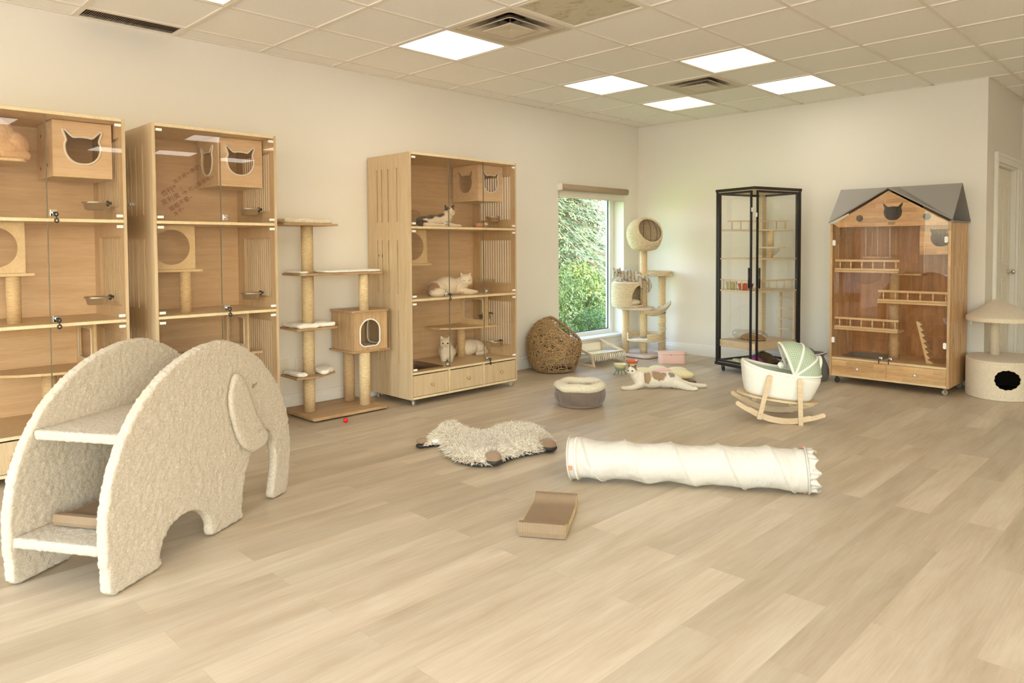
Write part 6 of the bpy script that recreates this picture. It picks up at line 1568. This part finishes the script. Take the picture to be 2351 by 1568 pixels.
# 2. grey tabby on the woven drum; local x = head(left of picture) to tail
furmat('fur_tabby', (196, 184, 162), [((.13, -.055, .05), (.055, .03, .035), (228, 214, 192)), ((-.11, -.05, .03), (.04, .03, .03), (216, 210, 200))], stripes=((152, 140, 122), 8, 'X'))
make_cat('grey tabby cat resting on top of the woven drum with its tail hanging down', (DC[0] - .005, DC[1] - .012, .868), math.atan2(.696, .718), 'fur_tabby',
 ((-.122, -.035, .105), (-.10, -1, -.12), .050), [((-.075, .0, .065), (.080, .070, .062), 0), ((.02, .01, .070), (.105, .074, .070), 0), ((.115, .005, .058), (.080, .072, .060), 0), ((-.112, -.01, .055), (.062, .055, .055), 0)],
 [([(-.06, -.05, .035), (-.075, -.085, .018)], [.028, .020]), ([(.10, -.04, .045), (.135, -.085, .02), (.150, -.125, -.055)], [.046, .034, .019]), ([(.03, -.06, .02), (.08, -.08, .012)], [.018, .014]), ([(.165, -.02, .05), (.225, -.06, .02), (.250, -.085, -.05), (.225, -.10, -.105)], [.030, .026, .024, .020])],
 [((-.078, -.094, .016), (0, -1, 0), .020), ((.152, -.130, -.068), (.2, -1, 0), .019)], eyes='open', eyecol='eye_green', ears=.85, nose='nose_pink', voxel=.0045)
# cats in the three-drawer cabinet: local x = along the shelf to the right of the picture, -y = towards the glass
def shelfcat(lab, x, y, z, *a, rot=0.0, **k): return make_cat(lab, (x, y, z), pi / 2 + rot, *a, **k)
furmat('fur_tuxedo', (240, 228, 206), [((-.12, .01, .085), (.095, .085, .040), (72, 60, 50)), ((-.01, .02, .105), (.10, .085, .035), (72, 60, 50)), ((-.18, -.02, .03), (.03, .05, .04), (72, 60, 50)), ((-.14, -.04, .03), (.05, .03, .03), (80, 66, 54)), ((.078, -.035, .172), (.026, .045, .036), (70, 58, 48)), ((.138, -.070, .172), (.024, .045, .036), (70, 58, 48)), ((.128, -.005, .150), (.05, .04, .06), (70, 58, 48)), ((.10, -.02, .205), (.07, .04, .028), (70, 58, 48)), ((.02, -.045, .018), (.10, .02, .012), (80, 66, 54))])
shelfcat('black and white cat dozing on the top shelf of the three-drawer cabinet', .400, -3.515, 1.442, 'fur_tuxedo', ((.112, -.045, .135), (-.55, -1, -.16), .046),
 [((-.12, .0, .045), (.085, .068, .048), 0), ((-.03, .0, .052), (.105, .070, .054), 0), ((.06, -.01, .058), (.075, .062, .060), 0), ((.10, -.03, .09), (.045, .045, .055), 0)],
 [([(.06, -.05, .03), (.13, -.08, .014), (.19, -.075, .013)], [.026, .018, .014]), ([(-.17, .0, .03), (-.16, -.06, .018), (-.06, -.085, .014), (.03, -.085, .012)], [.024, .022, .018, .014])],
 [((.205, -.075, .013), (1, 0, 0), .015)], eyes='closed')
furmat('fur_cream', (244, 234, 214), [((-.20, -.02, .05), (.06, .07, .07), (168, 132, 96)), ((.105, -.115, .115), (.012, .03, .03), (196, 158, 116)), ((.0, -.075, .015), (.14, .02, .018), (216, 188, 150))])
shelfcat('long-haired cream cat lying on the middle shelf of the three-drawer cabinet', .390, -3.355, .859, 'fur_cream', ((.140, -.045, .125), (-.60, -1, -.10), .058),
 [((-.13, .01, .062), (.105, .085, .066), 0), ((-.03, .01, .078), (.125, .090, .078), 0), ((.07, .0, .070), (.10, .080, .070), 0), ((.12, -.01, .085), (.065, .06, .07), 0)],
 [([(.08, -.05, .035), (.15, -.09, .02), (.20, -.09, .018)], [.034, .024, .02]), ([(-.20, .0, .04), (-.215, -.05, .035), (-.17, -.09, .03)], [.045, .042, .034])],
 [((.215, -.092, .018), (1, -.2, 0), .019)], eyes='closed', flat=True, ears=.7, nose='nose_pink')
furmat('fur_white', (244, 236, 220))
shelfcat('white cat loafing and facing the room at the bottom of the three-drawer cabinet', .290, -3.318, .269, 'fur_white', ((-.012, -.065, .165), (-.04, -1, -.10), .048),
 [((0, .03, .075), (.072, .105, .075), 0), ((0, -.04, .075), (.066, .06, .072), 0), ((0, -.055, .11), (.048, .045, .055), 0), ((.015, .09, .06), (.072, .07, .058), 0)],
 [([(-.03, -.06, .05), (-.032, -.105, .020)], [.032, .022]), ([(.03, -.06, .05), (.030, -.105, .020)], [.032, .022])],
 [((-.030, -.112, .018), (.4, -1, 0), .021), ((.028, -.112, .018), (-.4, -1, 0), .021)], eyes='open', eyecol='eye_green', nose='nose_pink', rot=-.66)
shelfcat('white cat curled up behind the post at the cabinet bottom, back turned', .180, -2.945, .269, 'fur_white', None,
 [((-.03, .0, .072), (.10, .095, .075), 0), ((.06, .0, .066), (.085, .090, .066), 0), ((.12, -.01, .042), (.050, .07, .042), 0), ((-.09, .01, .062), (.06, .07, .060), 0)],
 [([(.13, .02, .03), (.155, -.04, .022), (.10, -.09, .02), (.0, -.10, .018)], [.028, .024, .022, .018])])
furmat('fur_peach', (226, 190, 152), [((.0, 0, .20), (.2, .2, .09), (236, 206, 172))])
make_cat('peach-coloured cat hunched on the lookout board, cut off by the left edge', (.40, -6.57, 1.762), pi / 2, 'fur_peach', ((-.16, -.03, .12), (-1, -.4, 0), .052),
 [((-.02, .0, .115), (.120, .100, .118), 0), ((.075, -.005, .080), (.075, .088, .080), 0), ((-.10, .0, .10), (.08, .075, .08), 0), ((.03, -.05, .055), (.08, .055, .055), 0)],
 [([(.10, -.02, .03), (.12, -.08, .02), (.02, -.10, .018)], [.03, .026, .02])], eyes='closed')
